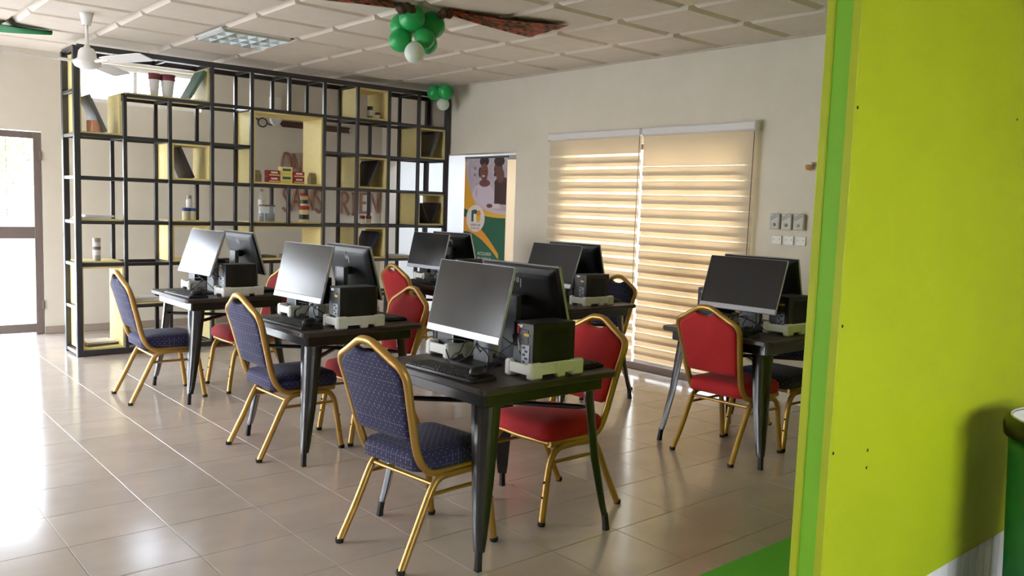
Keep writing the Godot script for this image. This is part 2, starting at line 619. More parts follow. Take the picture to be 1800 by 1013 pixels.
func build_ceiling() -> void:
	var st := begin()
	span_box(st, Vector3(X0 - 0.2, TOP, Z0 - 0.2), Vector3(X1 + 0.2, TOP + 0.25, Z1 + 0.2))
	var c := struct("ceiling", st, M.ceiling, "white ceiling of square bevelled panels")
	# one bevelled panel, shared
	var p := 0.63
	var ps := begin()
	ps.set_smooth_group(-1)
	var a := p / 2 - 0.006
	var b := p / 2 - 0.042
	var y0 := 0.0
	var y1 := -0.034
	for k in 4:
		var r := Basis(Vector3.UP, k * PI / 2)
		quad(ps, r * Vector3(a, y0, -a), r * Vector3(a, y0, a), r * Vector3(b, y1, b), r * Vector3(b, y1, -b), r * Vector3(1, -1, 0))
	quad(ps, Vector3(-b, y1, -b), Vector3(b, y1, -b), Vector3(b, y1, b), Vector3(-b, y1, b), Vector3.DOWN)
	var mesh := done(ps)
	for i in range(-8, 5):
		for j in range(-10, 10):
			var x := 2.96 + p * i
			var z := -3.915 + p * j
			if x - p / 2 < X0 - 0.02 or z + p / 2 > Z1 + 0.02 or x + p / 2 > X1 + 0.02 or z - p / 2 < Z0 - 0.1: continue
			if i == 0 and j == -5: continue
			part(c, "panel", mesh, M.ceiling, Vector3(x, TOP, z))
	st = begin()
	span_box(st, Vector3(X1 - 0.045, TOP - 0.03, Z0), Vector3(X1, TOP, Z1), 0.006)
	struct("trim_1", st, M.ceiling, "white cornice strip along the wall with the blinds")

func build_floor() -> void:
	var st := begin()
	span_box(st, Vector3(X0 - 0.2, -0.2, Z0 - 0.2), Vector3(X1 + 0.2, -0.0025, Z1 + 0.2))
	var fl := struct("floor", st, M.grout, "glossy grey-beige floor of square ceramic tiles")
	var mesh := box(Vector3(0.397, 0.03, 0.397), 0.0012)
	var rest := [begin(), begin(), begin()]
	var r := RandomNumberGenerator.new()
	r.seed = 5
	for i in range(-9, 14):
		for j in range(-16, 16):
			var x := 1.0036 + 0.4 * i
			var z := -3.485 + 0.4 * j
			if x > X1 + 0.1 or x < X0 - 0.1 or z < Z0 - 0.1 or z > Z1 + 0.1: continue
			var m := r.randi() % 3
			# the part of the floor that the photograph shows
			var shown: bool = x > 0.55 and z < -1.6 and x / -z > 0.17 and x / -z < 2.0 and not (x > 5.0 and z > -2.4)
			if shown: part(fl, "tile", mesh, M["tile%d" % m], Vector3(x, -0.015, z))
			else: add_box(rest[m], Vector3(x, -0.015, z), Vector3(0.397, 0.03, 0.397), 0.0)
	for m in 3:
		var o := part(fl, "tile_field", done(rest[m]), M["tile%d" % m])
		tag(o, "", "", "", "stuff")

func glazed_leaf(called: String, label: String, x0: float, x1: float) -> void:
	var d := thing(called, label, "", Vector3((x0 + x1) / 2, 0, Z0 - 0.03), 0, "", "structure")
	var hw := (x1 - x0) / 2
	for s in [-1, 1]:
		part(d, "stile", box(Vector3(0.07, 2.03, 0.05), 0.004), M.door_metal, Vector3(s * (hw - 0.035), 1.017, 0))
	for r in [[0.02, 0.11], [0.97, 1.09], [1.965, 2.03]]:
		part(d, "rail", box(Vector3(hw * 2 - 0.14, r[1] - r[0], 0.046), 0.004), M.door_metal, Vector3(0, (r[0] + r[1]) / 2, 0))
	for r in [[0.11, 0.97], [1.09, 1.965]]:
		part(d, "pane", box(Vector3(hw * 2 - 0.142, r[1] - r[0], 0.005)), M.glass, Vector3(0, (r[0] + r[1]) / 2, 0))
	for y in [0.40, 0.74, 1.254, 1.514, 1.751]:
		part(d, "security_bar", box(Vector3(hw * 2 - 0.14, 0.008, 0.008)), M.door_metal, Vector3(0, y, -0.016))
	for x in [-0.22, 0.0, 0.22]:
		part(d, "security_bar", box(Vector3(0.008, 0.87, 0.008)), M.door_metal, Vector3(x, 1.527, -0.024))
	for y in [0.3, 1.8]:
		part(d, "hinge", box(Vector3(0.02, 0.09, 0.03), 0.004), M.door_metal, Vector3(hw - 0.006, y, 0.03))

func window_leafs(called: String, label: String, along_x: bool, at: Vector3, w: float, h: float, n: int, m: Material) -> void:
	var d := thing(called, label, "", at, 0.0 if along_x else PI / 2, "", "structure")
	for s in [-1, 1]:
		part(d, "jamb", box(Vector3(0.05, h, 0.07), 0.004), m, Vector3(s * (w / 2 - 0.025), h / 2, 0))
		part(d, "rail", box(Vector3(w - 0.1, 0.05, 0.07), 0.004), m, Vector3(0, h / 2 + s * (h / 2 - 0.025), 0))
	for k in n:
		var x := -w / 2 + 0.05 + (w - 0.1) * (k + 0.5) / n
		var pw := (w - 0.1) / n
		part(d, "pane", box(Vector3(pw - 0.04, h - 0.1, 0.005)), M.glass, Vector3(x, h / 2, 0))
		if k > 0:
			part(d, "mullion", box(Vector3(0.04, h - 0.1, 0.05), 0.004), m, Vector3(x - pw / 2, h / 2, 0))

func build_openings() -> void:
	glazed_leaf("door_1", "glazed door with taupe metal frame beside the shelving", 0.86, 1.9)
	glazed_leaf("door_2", "glazed door leaf next to the hinged leaf", -0.19, 0.85)
	glazed_leaf("door_3", "glazed door leaf at the far jamb", -1.24, -0.2)
	window_leafs("window_1", "small high window above the shelving, bright with daylight", true, Vector3(2.825, 2.38, Z0 - 0.1), 1.35, 0.41, 2, M.white_plastic)
	window_leafs("window_2", "tall sliding window behind the striped blinds", false, Vector3(X1 + 0.09, 0.0, -5.0325), 2.095, 2.06, 4, M.sill_metal)
	var sl := begin()
	span_box(sl, Vector3(X1 - 0.02, 0.0, -6.2), Vector3(X1 + 0.05, 0.07, -3.92), 0.004)
	struct("trim_2", sl, M.sill_metal, "brown metal threshold under the striped blinds")
	window_leafs("window_3", "wide tall window in the side wall near the shelving", false, Vector3(X0 - 0.1, 0.15, -6.9), 3.4, 2.15, 4, M.white_plastic)
	window_leafs("window_4", "wide window in the entrance wall", true, Vector3(1.5, 0.9, Z1 + 0.1), 2.0, 1.2, 3, M.white_plastic)

func build_outside() -> void:
	var st := begin()
	span_box(st, Vector3(-45, -0.35, -60), Vector3(60, -0.15, 40))
	struct("ground", st, M.concrete, "pale paved yard outside")
	# passage beyond the wide opening: closed all round, daylight falls in through a long roof light
	var pw := begin()
	span_box(pw, Vector3(8.0, -0.15, -13.0), Vector3(8.2, 3.1, -6.4))
	span_box(pw, Vector3(6.03, -0.15, -6.6), Vector3(8.0, 3.1, -6.4))
	span_box(pw, Vector3(5.85, -0.15, -13.0), Vector3(6.03, 3.1, Z0 - 0.2))
	span_box(pw, Vector3(5.85, -0.15, -13.2), Vector3(8.2, 3.1, -13.0))
	struct("wall_passage", pw, M.outer_white, "white walls of the passage beyond the wide opening")
	var pc := begin()
	span_box(pc, Vector3(6.03, 2.83, -13.0), Vector3(6.5, 3.05, -6.4))
	span_box(pc, Vector3(6.9, 2.83, -13.0), Vector3(8.2, 3.05, -6.4))
	span_box(pc, Vector3(6.5, 2.83, -7.4), Vector3(6.9, 3.05, -6.4))
	span_box(pc, Vector3(6.5, 2.83, -13.0), Vector3(6.9, 3.05, -12.4))
	struct("ceiling_passage", pc, M.outer_white, "white ceiling of the passage with a long roof light")
	var pf := begin()
	span_box(pf, Vector3(6.03, -0.2, -13.0), Vector3(8.0, 0.0, -6.6))
	struct("floor_passage", pf, M.tile1, "tiled floor of the passage")
	var pd := thing("door_4", "cream door in the passage beyond the wide opening", "", Vector3(8.0, 0, -9.32), 0, "", "structure")
	part(pd, "leaf", box(Vector3(0.04, 2.14, 0.86), 0.004), M.outer_cream, Vector3(-0.02, 1.07, 0))
	part(pd, "lintel", box(Vector3(0.06, 0.06, 0.98), 0.004), M.tin_brown, Vector3(-0.03, 2.17, 0))
	part(pd, "handle", tube([Vector3(-0.05, 1.0, 0.34), Vector3(-0.08, 1.0, 0.34), Vector3(-0.08, 1.0, 0.24)], 0.009, 8), M.chrome)
	tree(Vector3(2.6, -0.15, -21.0), 3.4, 1.5, 901, "leafy tree seen through the glazed door")
	tree(Vector3(-1.5, -0.15, -26.0), 4.2, 2.0, 902, "tall tree beyond the glazed door, mostly hidden")

func tree(at: Vector3, hgt: float, rad: float, seed_: int, label: String) -> void:
	var t := thing("yard_tree", label, "tree", at)
	part(t, "trunk", tube(smooth_path([Vector3.ZERO, Vector3(0.08, hgt * 0.3, 0), Vector3(-0.05, hgt * 0.6, 0.05)], 4), [0.16, 0.15, 0.14, 0.13, 0.12, 0.11, 0.1, 0.09, 0.07], 8), M.bark)
	var r := RandomNumberGenerator.new()
	r.seed = seed_
	var st := begin()
	st.set_smooth_group(-1)
	for k in 1600:
		var d := Vector3(r.randfn(), r.randfn(), r.randfn()).normalized() * rad * pow(r.randf(), 0.45)
		d.y *= 0.85
		d += Vector3(sin(k * 0.9) * 0.25, cos(k * 0.37) * 0.2, 0)
		var c := Vector3(0, hgt * 0.78, 0) + d
		var u := Vector3(r.randfn(), r.randfn(), r.randfn()).normalized()
		var v := u.cross(Vector3(r.randfn(), r.randfn(), r.randfn())).normalized()
		quad(st, c - u * 0.09, c + v * 0.04, c + u * 0.09, c - v * 0.04, u.cross(v))
	part(t, "foliage", done(st), M.leaf)

func build_partition() -> void:
	var z := -1.0
	var xe := 1.8905
	var yb := 0.408
	var w := thing("wall_partition", "lime green partition wall with a grass green stud in its edge", "", Vector3(xe, 0, z), 0, "", "structure")
	var len_ := X1 - xe
	var fp := begin()
	span_box(fp, Vector3(0, yb, -0.021), Vector3(len_, TOP, 0), 0.002)
	tag(part(w, "front_panel", done(fp), M.lime), "lime green face")
	var es := begin()
	span_box(es, Vector3(-0.0025, yb, -0.0205), Vector3(0.0, TOP, -0.0005), 0.0008)
	part(w, "edge_strip", done(es), M.lime)
	var core := begin()
	span_box(core, Vector3(0.004, 0, -0.067), Vector3(len_, TOP, -0.021))
	tag(part(w, "core", done(core), M.green_stud), "grass green stud between the two boards")
	var rear := begin()
	span_box(rear, Vector3(0.0, 0, -0.089), Vector3(len_, TOP, -0.067), 0.003)
	part(w, "rear_panel", done(rear), M.lime)
	var n := 0
	var x := 0.0
	var slat := box(Vector3(0.058, yb - 0.004, 0.012), 0.005)
	while x < 2.6:
		part(w, "slat", slat, M.outer_white, Vector3(x + 0.03, yb / 2, -0.013))
		x += 0.06
		n += 1
	var head := lathe([Vector2(0.0, 0.0), Vector2(0.0045, 0.0), Vector2(0.003, 0.0012), Vector2(0.0, 0.0014)], 8)
	for q in [[1.902, 1.712], [2.891, 1.775], [1.905, 1.195], [1.905, 0.882], [2.08, 0.861], [2.081, 0.815], [1.904, 2.3], [2.6, 2.35]]:
		part(w, "nail", head, M.rubber, Vector3(q[0] - xe, q[1], 0.0), Basis(Vector3.RIGHT, PI / 2))
	var fm := begin()
	add_box(fm, Vector3.ZERO, Vector3(2.4, 0.012, 0.86), 0.004)
	solo("floor_mat", "bright green mat on the tiles beside the lime partition", "mat", done(fm), M.green_paint, Vector3(3.65, 0.006, -1.946 + 0.43))
	var b := thing("waste_bin", "teal plastic bin with black rim beside the lime partition", "bin", Vector3(2.80, 0, -0.70))
	part(b, "body", lathe([Vector2(0.0, 0.0), Vector2(0.16, 0.0), Vector2(0.17, 0.02), Vector2(0.205, 0.86), Vector2(0.198, 0.86), Vector2(0.16, 0.03), Vector2(0.0, 0.02)], 32), M.bin_teal)
	part(b, "rim", lathe([Vector2(0.2, 0.83), Vector2(0.216, 0.835), Vector2(0.22, 0.865), Vector2(0.212, 0.89), Vector2(0.198, 0.89), Vector2(0.196, 0.86)], 32), M.bin_black)
	part(b, "liner", lathe([Vector2(0.0, 0.6), Vector2(0.17, 0.62), Vector2(0.194, 0.875), Vector2(0.2, 0.895), Vector2(0.203, 0.893), Vector2(0.196, 0.86)], 32), M.paper)

# ------------------------------------------------------------------ shelving
const SX := 1.877
const SP := 0.3925
const SZF := -8.03
const SD := 0.40
const ROWS := [2.69, 2.323, 1.95, 1.58, 1.19, 0.815, 0.43, 0.03]
var region := {}

func cell_id(c: int, r: int) -> String:
	if c < 0 or c > 9 or r < 0 or r > 6: return "out"
	return region.get(Vector2i(c, r), "%d_%d" % [c, r])

func build_shelving() -> void:
	for q in [[0, 0], [0, 1], [1, 0], [2, 0]]: region[Vector2i(q[0], q[1])] = "corner"
	for q in [[4, 1], [5, 1], [4, 2], [5, 2]]: region[Vector2i(q[0], q[1])] = "square"
	for q in [[4, 4], [5, 4]]: region[Vector2i(q[0], q[1])] = "wide"
	for q in [[0, 5], [0, 6]]: region[Vector2i(q[0], q[1])] = "tall"
	var s := thing("shelving_unit", "black steel grid shelving with pale plywood boxes, dividing the room", "shelving", Vector3(SX, 0, SZF))
	var w := 0.034
	for plane in [0.0, -SD]:
		for i in 11:
			var r := 0
			while r < 7:
				var open := cell_id(i - 1, r) == cell_id(i, r)
				if open:
					r += 1
					continue
				var e := r
				while e + 1 < 7 and cell_id(i - 1, e + 1) != cell_id(i, e + 1): e += 1
				var ya: float = ROWS[r]
				var yb: float = ROWS[e + 1] if e < 6 else 0.0
				var t := 0.05 if (i == 0 or i == 10) else w
				part(s, "post", box(Vector3(t, ya - yb, t), 0.003), M.steel_black, Vector3(SP * i, (ya + yb) / 2, plane))
				r = e + 1
		for j in 8:
			var c := 0
			while c < 10:
				if cell_id(c, j - 1) == cell_id(c, j):
					c += 1
					continue
				var e := c
				while e + 1 < 10 and cell_id(e + 1, j - 1) != cell_id(e + 1, j): e += 1
				var t := 0.046 if (j == 0 or j == 7) else 0.03
				part(s, "bar", box(Vector3(SP * (e + 1 - c) - 0.02, t, t), 0.003), M.steel_black, Vector3(SP * (c + e + 1) / 2.0, ROWS[j], plane))
				c = e + 1
	for i in 11:
		for j in 8:
			var ids := [cell_id(i - 1, j - 1), cell_id(i, j - 1), cell_id(i - 1, j), cell_id(i, j)]
			if ids[0] == ids[1] and ids[1] == ids[2] and ids[2] == ids[3]: continue
			part(s, "rung", box(Vector3(0.03 if i > 0 and i < 10 else 0.04, 0.03, SD - 0.03), 0.003), M.steel_black, Vector3(SP * i, ROWS[j], -SD / 2))
	# plywood boxes: column, row, columns, rows
	for q in [[2, 2, 1, 1], [2, 4, 1, 1], [4, 1, 2, 2], [4, 4, 2, 1], [7, 0, 1, 1], [7, 2, 1, 1], [7, 4, 1, 1], [9, 1, 1, 1], [9, 3, 1, 1], [0, 5, 1, 2], [3, 6, 1, 1]]:
		cubby(s, q[0], q[1], q[2], q[3])
	# the corner compartment of two arms
	var cb := Node3D.new()
	cb.name = "corner_box"
	s.add_child(cb, true)
	var d := SD - 0.035
	var x0 := 0.028
	var g := 0.018
	var top: float = ROWS[0] - 0.03
	var f1: float = ROWS[1] + 0.022
	var f2: float = ROWS[2] + 0.022
	part(cb, "panel", box(Vector3(g, top - f2, d), 0.002), M.ply, Vector3(x0 + g / 2, (top + f2) / 2, -SD / 2))
	part(cb, "panel", box(Vector3(SP - 0.06, g, d), 0.002), M.ply, Vector3(SP / 2, f2, -SD / 2))
	part(cb, "panel", box(Vector3(g, f1 - f2 - g, d), 0.002), M.ply, Vector3(SP - 0.03, (f1 + f2) / 2, -SD / 2))
	part(cb, "panel", box(Vector3(SP * 2 - 0.02, g, d), 0.002), M.ply, Vector3(SP * 2, f1, -SD / 2))
	part(cb, "panel", box(Vector3(g, top - f1 - g / 2, d), 0.002), M.ply, Vector3(SP * 3 - 0.028, (top + f1) / 2, -SD / 2))
	# loose boards laid on the bars: column, line, columns
	for q in [[0, 4, 1], [0, 5, 1], [2, 4, 1], [1, 6, 1], [8, 5, 1], [7, 5, 1], [4, 4, 2]]:
		part(s, "board", box(Vector3(SP * q[2] - 0.04, 0.012, SD - 0.04), 0.002), M.ply, Vector3(SP * (q[0] + q[2] / 2.0), ROWS[q[1]] + 0.021, -SD / 2))

func cubby(s: Node3D, c: int, r: int, nc: int, nr: int) -> void:
	var cb := Node3D.new()
	cb.name = "box"
	s.add_child(cb, true)
	cb.name = "plywood_box" if not s.has_node("plywood_box") else "plywood_box_%03d" % s.get_child_count()
	var g := 0.018
	var x0 := SP * c + 0.018
	var x1 := SP * (c + nc) - 0.018
	var y1: float = ROWS[r] - (0.016 if r > 0 else 0.024)
	var y0: float = ROWS[r + nr] + (0.016 if r + nr < 7 else 0.024)
	var d := SD + 0.012
	for x in [x0 + g / 2, x1 - g / 2]:
		part(cb, "panel", box(Vector3(g, y1 - y0, d), 0.002), M.ply, Vector3(x, (y0 + y1) / 2, -SD / 2))
	for y in [y0 + g / 2, y1 - g / 2]:
		part(cb, "panel", box(Vector3(x1 - x0 - 2 * g, g, d - 0.002), 0.002), M.ply, Vector3((x0 + x1) / 2, y, -SD / 2))

# inside floor height of a box or board: column, line
func line_y(j: int, boxed := true) -> float:
	return ROWS[j] + (0.034 if boxed else 0.027)

func book(called: String, label: String, at: Vector3, size: Vector3, basis: Basis, cover: Material, group := "") -> void:
	# size: thickness x, height y, width z; built round its middle
	var b := thing(called, label, "book", at, 0, group)
	b.transform = Transform3D(basis, at)
	var t := 0.004
	for s in [-1, 1]:
		part(b, "cover", box(Vector3(t, size.y, size.z), 0.001), cover, Vector3(s * (size.x - t) / 2, 0, 0))
	part(b, "spine", box(Vector3(size.x, size.y, t), 0.001), cover, Vector3(0, 0, size.z / 2 - t / 2))
	part(b, "pages", box(Vector3(size.x - 2 * t, size.y - 0.008, size.z - 0.008)), M.pages, Vector3(0, 0, -0.003))

func leaning_book(label: String, c: int, foot_x: float, floor_y: float, h: float, tilt: float, thick: float, depth: float, z: float, cover: Material) -> void:
	# tilt: radians from upright, positive leans to +x; foot_x is the middle of the bottom edge
	var bs := Basis(Vector3(0, 0, 1), -tilt)
	var low := absf(sin(tilt)) * thick / 2.0
	var at := Vector3(SX + foot_x, floor_y + low + cos(tilt) * h / 2.0, z) + Vector3(sin(tilt) * h / 2.0, 0, 0)
	book("leaning_book", label, at, Vector3(thick, h, depth), bs, cover, "books leaning in the plywood boxes")

func flat_book(called: String, label: String, at: Vector3, w: float, d: float, th: float, turn: float, cover: Material) -> void:
	book(called, label, at + Vector3(0, th / 2, 0), Vector3(th, w, d), Basis(Vector3.UP, turn) * Basis(Vector3(0, 0, 1), PI / 2), cover, "books lying on the shelving")

func build_shelf_goods() -> void:
	var zc := SZF - SD / 2
	# leaning books
	leaning_book("dark grey album leaning in the corner compartment of the shelving", 0, 0.24, line_y(2, false) + 0.004, 0.34, -0.42, 0.035, 0.26, zc + 0.05, M.book_grey)
	leaning_book("green album leaning in the topmost plywood compartment", 2, SP * 3 - 0.2, line_y(1, false) + 0.006, 0.3, 0.5, 0.03, 0.25, zc + 0.06, M.book_green)
	leaning_book("dark album leaning in the box above the board of small bottles", 2, SP * 2 + 0.22, line_y(3), 0.31, -0.42, 0.03, 0.36, zc + 0.01, M.book_dark)
	leaning_book("black album leaning in the box above the wall letters", 7, SP * 7 + 0.15, line_y(3), 0.31, 0.45, 0.03, 0.36, zc + 0.01, M.book_dark)
	leaning_book("dark blue album leaning in the box below the two small jars", 7, SP * 7 + 0.18, line_y(5), 0.29, 0.42, 0.03, 0.34, zc + 0.01, M.book_blue)
	leaning_book("grey-green album leaning in the end box near the balloons", 9, SP * 9 + 0.19, line_y(2), 0.31, 0.36, 0.04, 0.36, zc + 0.01, M.book_grey)
	leaning_book("dark album leaning towards the letters in the lower end box", 9, SP * 9 + 0.19, line_y(4), 0.26, -0.5, 0.02, 0.34, zc + 0.02, M.book_dark)
	leaning_book("dark green album leaning against the end panel in the lower end box", 9, SP * 9 + 0.215, line_y(4), 0.26, 0.45, 0.02, 0.34, zc + 0.02, M.book_dark)
	# lying books
	flat_book("lying_book", "white book, lower of the pair on the board above the tall can", Vector3(SX + 0.15, line_y(4, false), SZF - 0.15), 0.26, 0.2, 0.018, 0.1, M.book_white)
	flat_book("lying_book", "white book, upper of the pair on the board above the tall can", Vector3(SX + 0.2, line_y(4, false) + 0.018, SZF - 0.16), 0.24, 0.19, 0.018, -0.05, M.book_white)
	flat_book("lying_book", "grey book lying lowest in the tall plywood box at the floor", Vector3(SX + 0.2, line_y(7) + 0.008, SZF - 0.18), 0.27, 0.2, 0.02, 0.2, M.book_grey)
	flat_book("lying_book", "white book lying uppermost in the tall plywood box at the floor", Vector3(SX + 0.19, line_y(7) + 0.028, SZF - 0.18), 0.25, 0.2, 0.018, 0.12, M.book_white)
	flat_book("lying_book", "pale book on the low board behind the blue chair", Vector3(SX + SP * 1.5, line_y(6, false), SZF - 0.17), 0.28, 0.21, 0.035, 0.08, M.book_white)
	flat_book("lying_book", "grey book lying in the wide plywood box", Vector3(SX + SP * 4 + 0.2, line_y(5), SZF - 0.2), 0.22, 0.2, 0.02, 0.05, M.book_grey)
	flat_book("lying_book", "thin white book lying on the board next to the banner opening", Vector3(SX + SP * 8.5, line_y(5, false), SZF - 0.15), 0.26, 0.2, 0.02, 0.0, M.book_white)
	flat_book("lying_book", "small black book lying in the wide plywood box", Vector3(SX + SP * 4 + 0.42, line_y(5), SZF - 0.1), 0.12, 0.1, 0.03, 0.1, M.book_dark)
	solo("note_block", "salmon pink note block beside the grey album in the corner compartment", "note block", box(Vector3(0.08, 0.1, 0.08), 0.004), M.salmon, Vector3(SX + 0.15, line_y(2, false) + 0.054, SZF - 0.06), Basis(Vector3.UP, 0.4))
	# jars with cloth covers in front of the high window
	for k in 2:
		var j := thing("cloth_topped_jar", ["smaller pale jar with maroon cloth cover before the high window", "larger pale jar with maroon cloth cover before the high window"][k], "jar", Vector3([2.565, 2.685][k], ROWS[1] + 0.031, SZF - 0.12), 0, "cloth topped jars")
		var f: float = [0.85, 1.1][k]
		part(j, "jar", lathe([Vector2(0, 0), Vector2(0.038 * f, 0), Vector2(0.042 * f, 0.02), Vector2(0.055 * f, 0.15), Vector2(0.05 * f, 0.19), Vector2(0, 0.19)], 16), M.book_white)
		part(j, "cover", lathe([Vector2(0.05 * f, 0.15), Vector2(0.062 * f, 0.152), Vector2(0.06 * f, 0.185), Vector2(0.062 * f, 0.205), Vector2(0, 0.207)], 16), M.lid_maroon)
	# bottles and tins
	var can := thing("tall_can", "tall grey printed can standing on the lower board", "can", Vector3(2.055, line_y(5, false), SZF - 0.12))
	part(can, "body", lathe([Vector2(0, 0), Vector2(0.031, 0), Vector2(0.033, 0.006), Vector2(0.033, 0.2), Vector2(0.03, 0.205), Vector2(0, 0.205)], 16), M.can_grey)
	part(can, "wrapper", lathe([Vector2(0.0335, 0.05), Vector2(0.0335, 0.17)], 16), M.book_white)
	part(can, "band", lathe([Vector2(0.034, 0.1), Vector2(0.034, 0.13)], 16), M.tin_brown)
	var y4 := line_y(4, false)
	for q in [[2.845, 0.0, "beige jar with blue lid, first of the pair under the stacked bottle"], [2.912, 0.0, "beige jar with blue lid, second of the pair under the stacked bottle"]]:
		var j := thing("beige_jar", q[2], "jar", Vector3(q[0], y4, SZF - 0.12), 0, "beige jars with blue lids")
		part(j, "body", lathe([Vector2(0, 0), Vector2(0.029, 0), Vector2(0.032, 0.01), Vector2(0.032, 0.085), Vector2(0.028, 0.092), Vector2(0, 0.092)], 14), M.beige_jar)
		part(j, "lid", lathe([Vector2(0.031, 0.09), Vector2(0.033, 0.092), Vector2(0.033, 0.118), Vector2(0, 0.12)], 14), M.lid_blue)
	var bt := thing("stacked_bottle", "small pale bottle standing on top of the blue lidded jars", "bottle", Vector3(2.879, y4 + 0.12, SZF - 0.12))
	part(bt, "body", lathe([Vector2(0, 0), Vector2(0.026, 0), Vector2(0.028, 0.01), Vector2(0.028, 0.075), Vector2(0.02, 0.09), Vector2(0, 0.09)], 14), M.book_white)
	part(bt, "lid", lathe([Vector2(0.019, 0.088), Vector2(0.022, 0.09), Vector2(0.022, 0.118), Vector2(0, 0.12)], 14), M.can_grey)
	# the square box: cartons and paper bags
	var ys := line_y(3)
	for q in [[3.545, 0.0, "brown paper bag standing by the near panel of the square box"], [4.16, 0.0, "brown paper bag standing by the far panel of the square box"]]:
		var bag := thing("paper_bag", q[2], "paper bag", Vector3(q[0], ys, SZF - 0.11), 0.2, "paper bags in the square box")
		part(bag, "body", loft([rounded_rect(0.045, 0.03, 0.006, 0.0, 2), rounded_rect(0.045, 0.03, 0.006, 0.07, 2), rounded_rect(0.042, 0.012, 0.003, 0.105, 2)], false), M.kraft)
		part(bag, "fold", box(Vector3(0.084, 0.016, 0.012), 0.002), M.kraft, Vector3(0, 0.11, 0))
	for k in 4:
		var x: float = [3.713, 3.713, 3.985, 3.985][k]
		var y := ys + 0.062 * (k % 2)
		var c := thing("red_carton", ["red carton lying lower in the stack beside the paper bag", "red carton lying upper in the stack beside the paper bag", "red carton lying lower in the stack next to the yellow cartons' far side", "red carton lying upper in the stack next to the yellow cartons' far side"][k], "carton", Vector3(x, y, SZF - 0.11), 0, "red cartons in the square box")
		part(c, "body", box(Vector3(0.128, 0.06, 0.08), 0.002), M.carton_red, Vector3(0, 0.031, 0))
		part(c, "print", box(Vector3(0.07, 0.018, 0.002)), M.paper, Vector3(0.005, 0.04, 0.0405))
		part(c, "stripe", box(Vector3(0.11, 0.01, 0.002)), M.carton_cream, Vector3(0.005, 0.014, 0.0405))
	for k in 2:
		var c := thing("yellow_carton", ["yellow and green carton standing lower between the red cartons", "yellow and green carton standing upper between the red cartons"][k], "carton", Vector3(3.85, ys + 0.083 * k, SZF - 0.1), 0, "yellow cartons in the square box")
		part(c, "body", box(Vector3(0.126, 0.082, 0.07), 0.002), M.carton_cream, Vector3(0, 0.041, 0))
		part(c, "print", box(Vector3(0.09, 0.026, 0.002)), M.can_green, Vector3(0, 0.052, 0.0355))
		part(c, "band", box(Vector3(0.124, 0.022, 0.002)), M.carton_yellow, Vector3(0, 0.014, 0.0355))
	# jars on the line below
	for k in 2:
		var j := thing("dark_jam_jar", ["narrow glass jar half filled with dark jam", "wide glass jar half filled with dark jam"][k], "jar", Vector3([3.6, 3.69][k], y4, SZF - 0.11), 0, "jars of dark jam")
		var r: float = [0.024, 0.05][k]
		part(j, "glass", lathe([Vector2(0, 0), Vector2(r, 0), Vector2(r + 0.002, 0.01), Vector2(r + 0.002, 0.155), Vector2(r - 0.003, 0.165)], 16), M.jar_glass)
		part(j, "jam", lathe([Vector2(0, 0.006), Vector2(r - 0.003, 0.006), Vector2(r - 0.003, 0.085), Vector2(0, 0.085)], 16), M.jam_dark)
		part(j, "rim", lathe([Vector2(r - 0.002, 0.155), Vector2(r + 0.004, 0.156), Vector2(r + 0.004, 0.168), Vector2(r - 0.004, 0.17)], 16), M.jam_brown)
	var cb := thing("clear_bottle", "clear bottle with printed label standing behind the dark jam jars", "bottle", Vector3(3.665, y4, SZF - 0.26))
	part(cb, "glass", lathe([Vector2(0, 0), Vector2(0.03, 0), Vector2(0.032, 0.02), Vector2(0.032, 0.22), Vector2(0.016, 0.27), Vector2(0.014, 0.31)], 16), M.jar_glass)
	part(cb, "wrapper", lathe([Vector2(0.033, 0.15), Vector2(0.033, 0.22)], 16), M.book_white)
	part(cb, "cap", lathe([Vector2(0.017, 0.3), Vector2(0.017, 0.33), Vector2(0, 0.331)], 12), M.can_grey)
	for k in 2:
		var j := thing("square_tin", ["yellow printed tin with red lid, lower of the stack before the letters", "yellow printed tin with red lid, upper of the stack before the letters"][k], "tin", Vector3(4.064, y4 + 0.17 * k, SZF - 0.1), 0, "stacked yellow tins")
		var f: float = [1.0, 0.78][k]
		part(j, "body", lathe([Vector2(0, 0), Vector2(0.05 * f, 0), Vector2(0.052 * f, 0.01), Vector2(0.052 * f, 0.13 * f), Vector2(0, 0.13 * f)], 14), M.carton_cream)
		part(j, "print", lathe([Vector2(0.0525 * f, 0.03 * f), Vector2(0.0525 * f, 0.08 * f)], 14), M.jam_dark)
		part(j, "lid", lathe([Vector2(0.05 * f, 0.13 * f), Vector2(0.054 * f, 0.132 * f), Vector2(0.054 * f, 0.166 * f), Vector2(0, 0.17 * f)], 14), M.carton_red)
	for k in 2:
		var j := thing("spice_jar", ["small jar with red lid, nearer the stacked tins", "small jar with red lid, nearer the end box"][k], "jar", Vector3([4.762, 4.84][k], y4 - 0.011, SZF - 0.1), 0, "small red lidded jars")
		part(j, "body", lathe([Vector2(0, 0), Vector2(0.026, 0), Vector2(0.028, 0.008), Vector2(0.028, 0.06), Vector2(0, 0.062)], 14), M.beige_jar)
		part(j, "lid", lathe([Vector2(0.027, 0.06), Vector2(0.03, 0.062), Vector2(0.03, 0.092), Vector2(0, 0.094)], 14), M.lid_maroon)
	var gc := thing("green_tin", "dark green tin in the top plywood box", "tin", Vector3(SX + SP * 7 + 0.21, line_y(1), SZF - 0.1))
	part(gc, "body", lathe([Vector2(0, 0), Vector2(0.028, 0), Vector2(0.03, 0.006), Vector2(0.03, 0.12), Vector2(0, 0.12)], 14), M.can_green)
	part(gc, "wrapper", lathe([Vector2(0.0305, 0.03), Vector2(0.0305, 0.09)], 14), M.book_white)
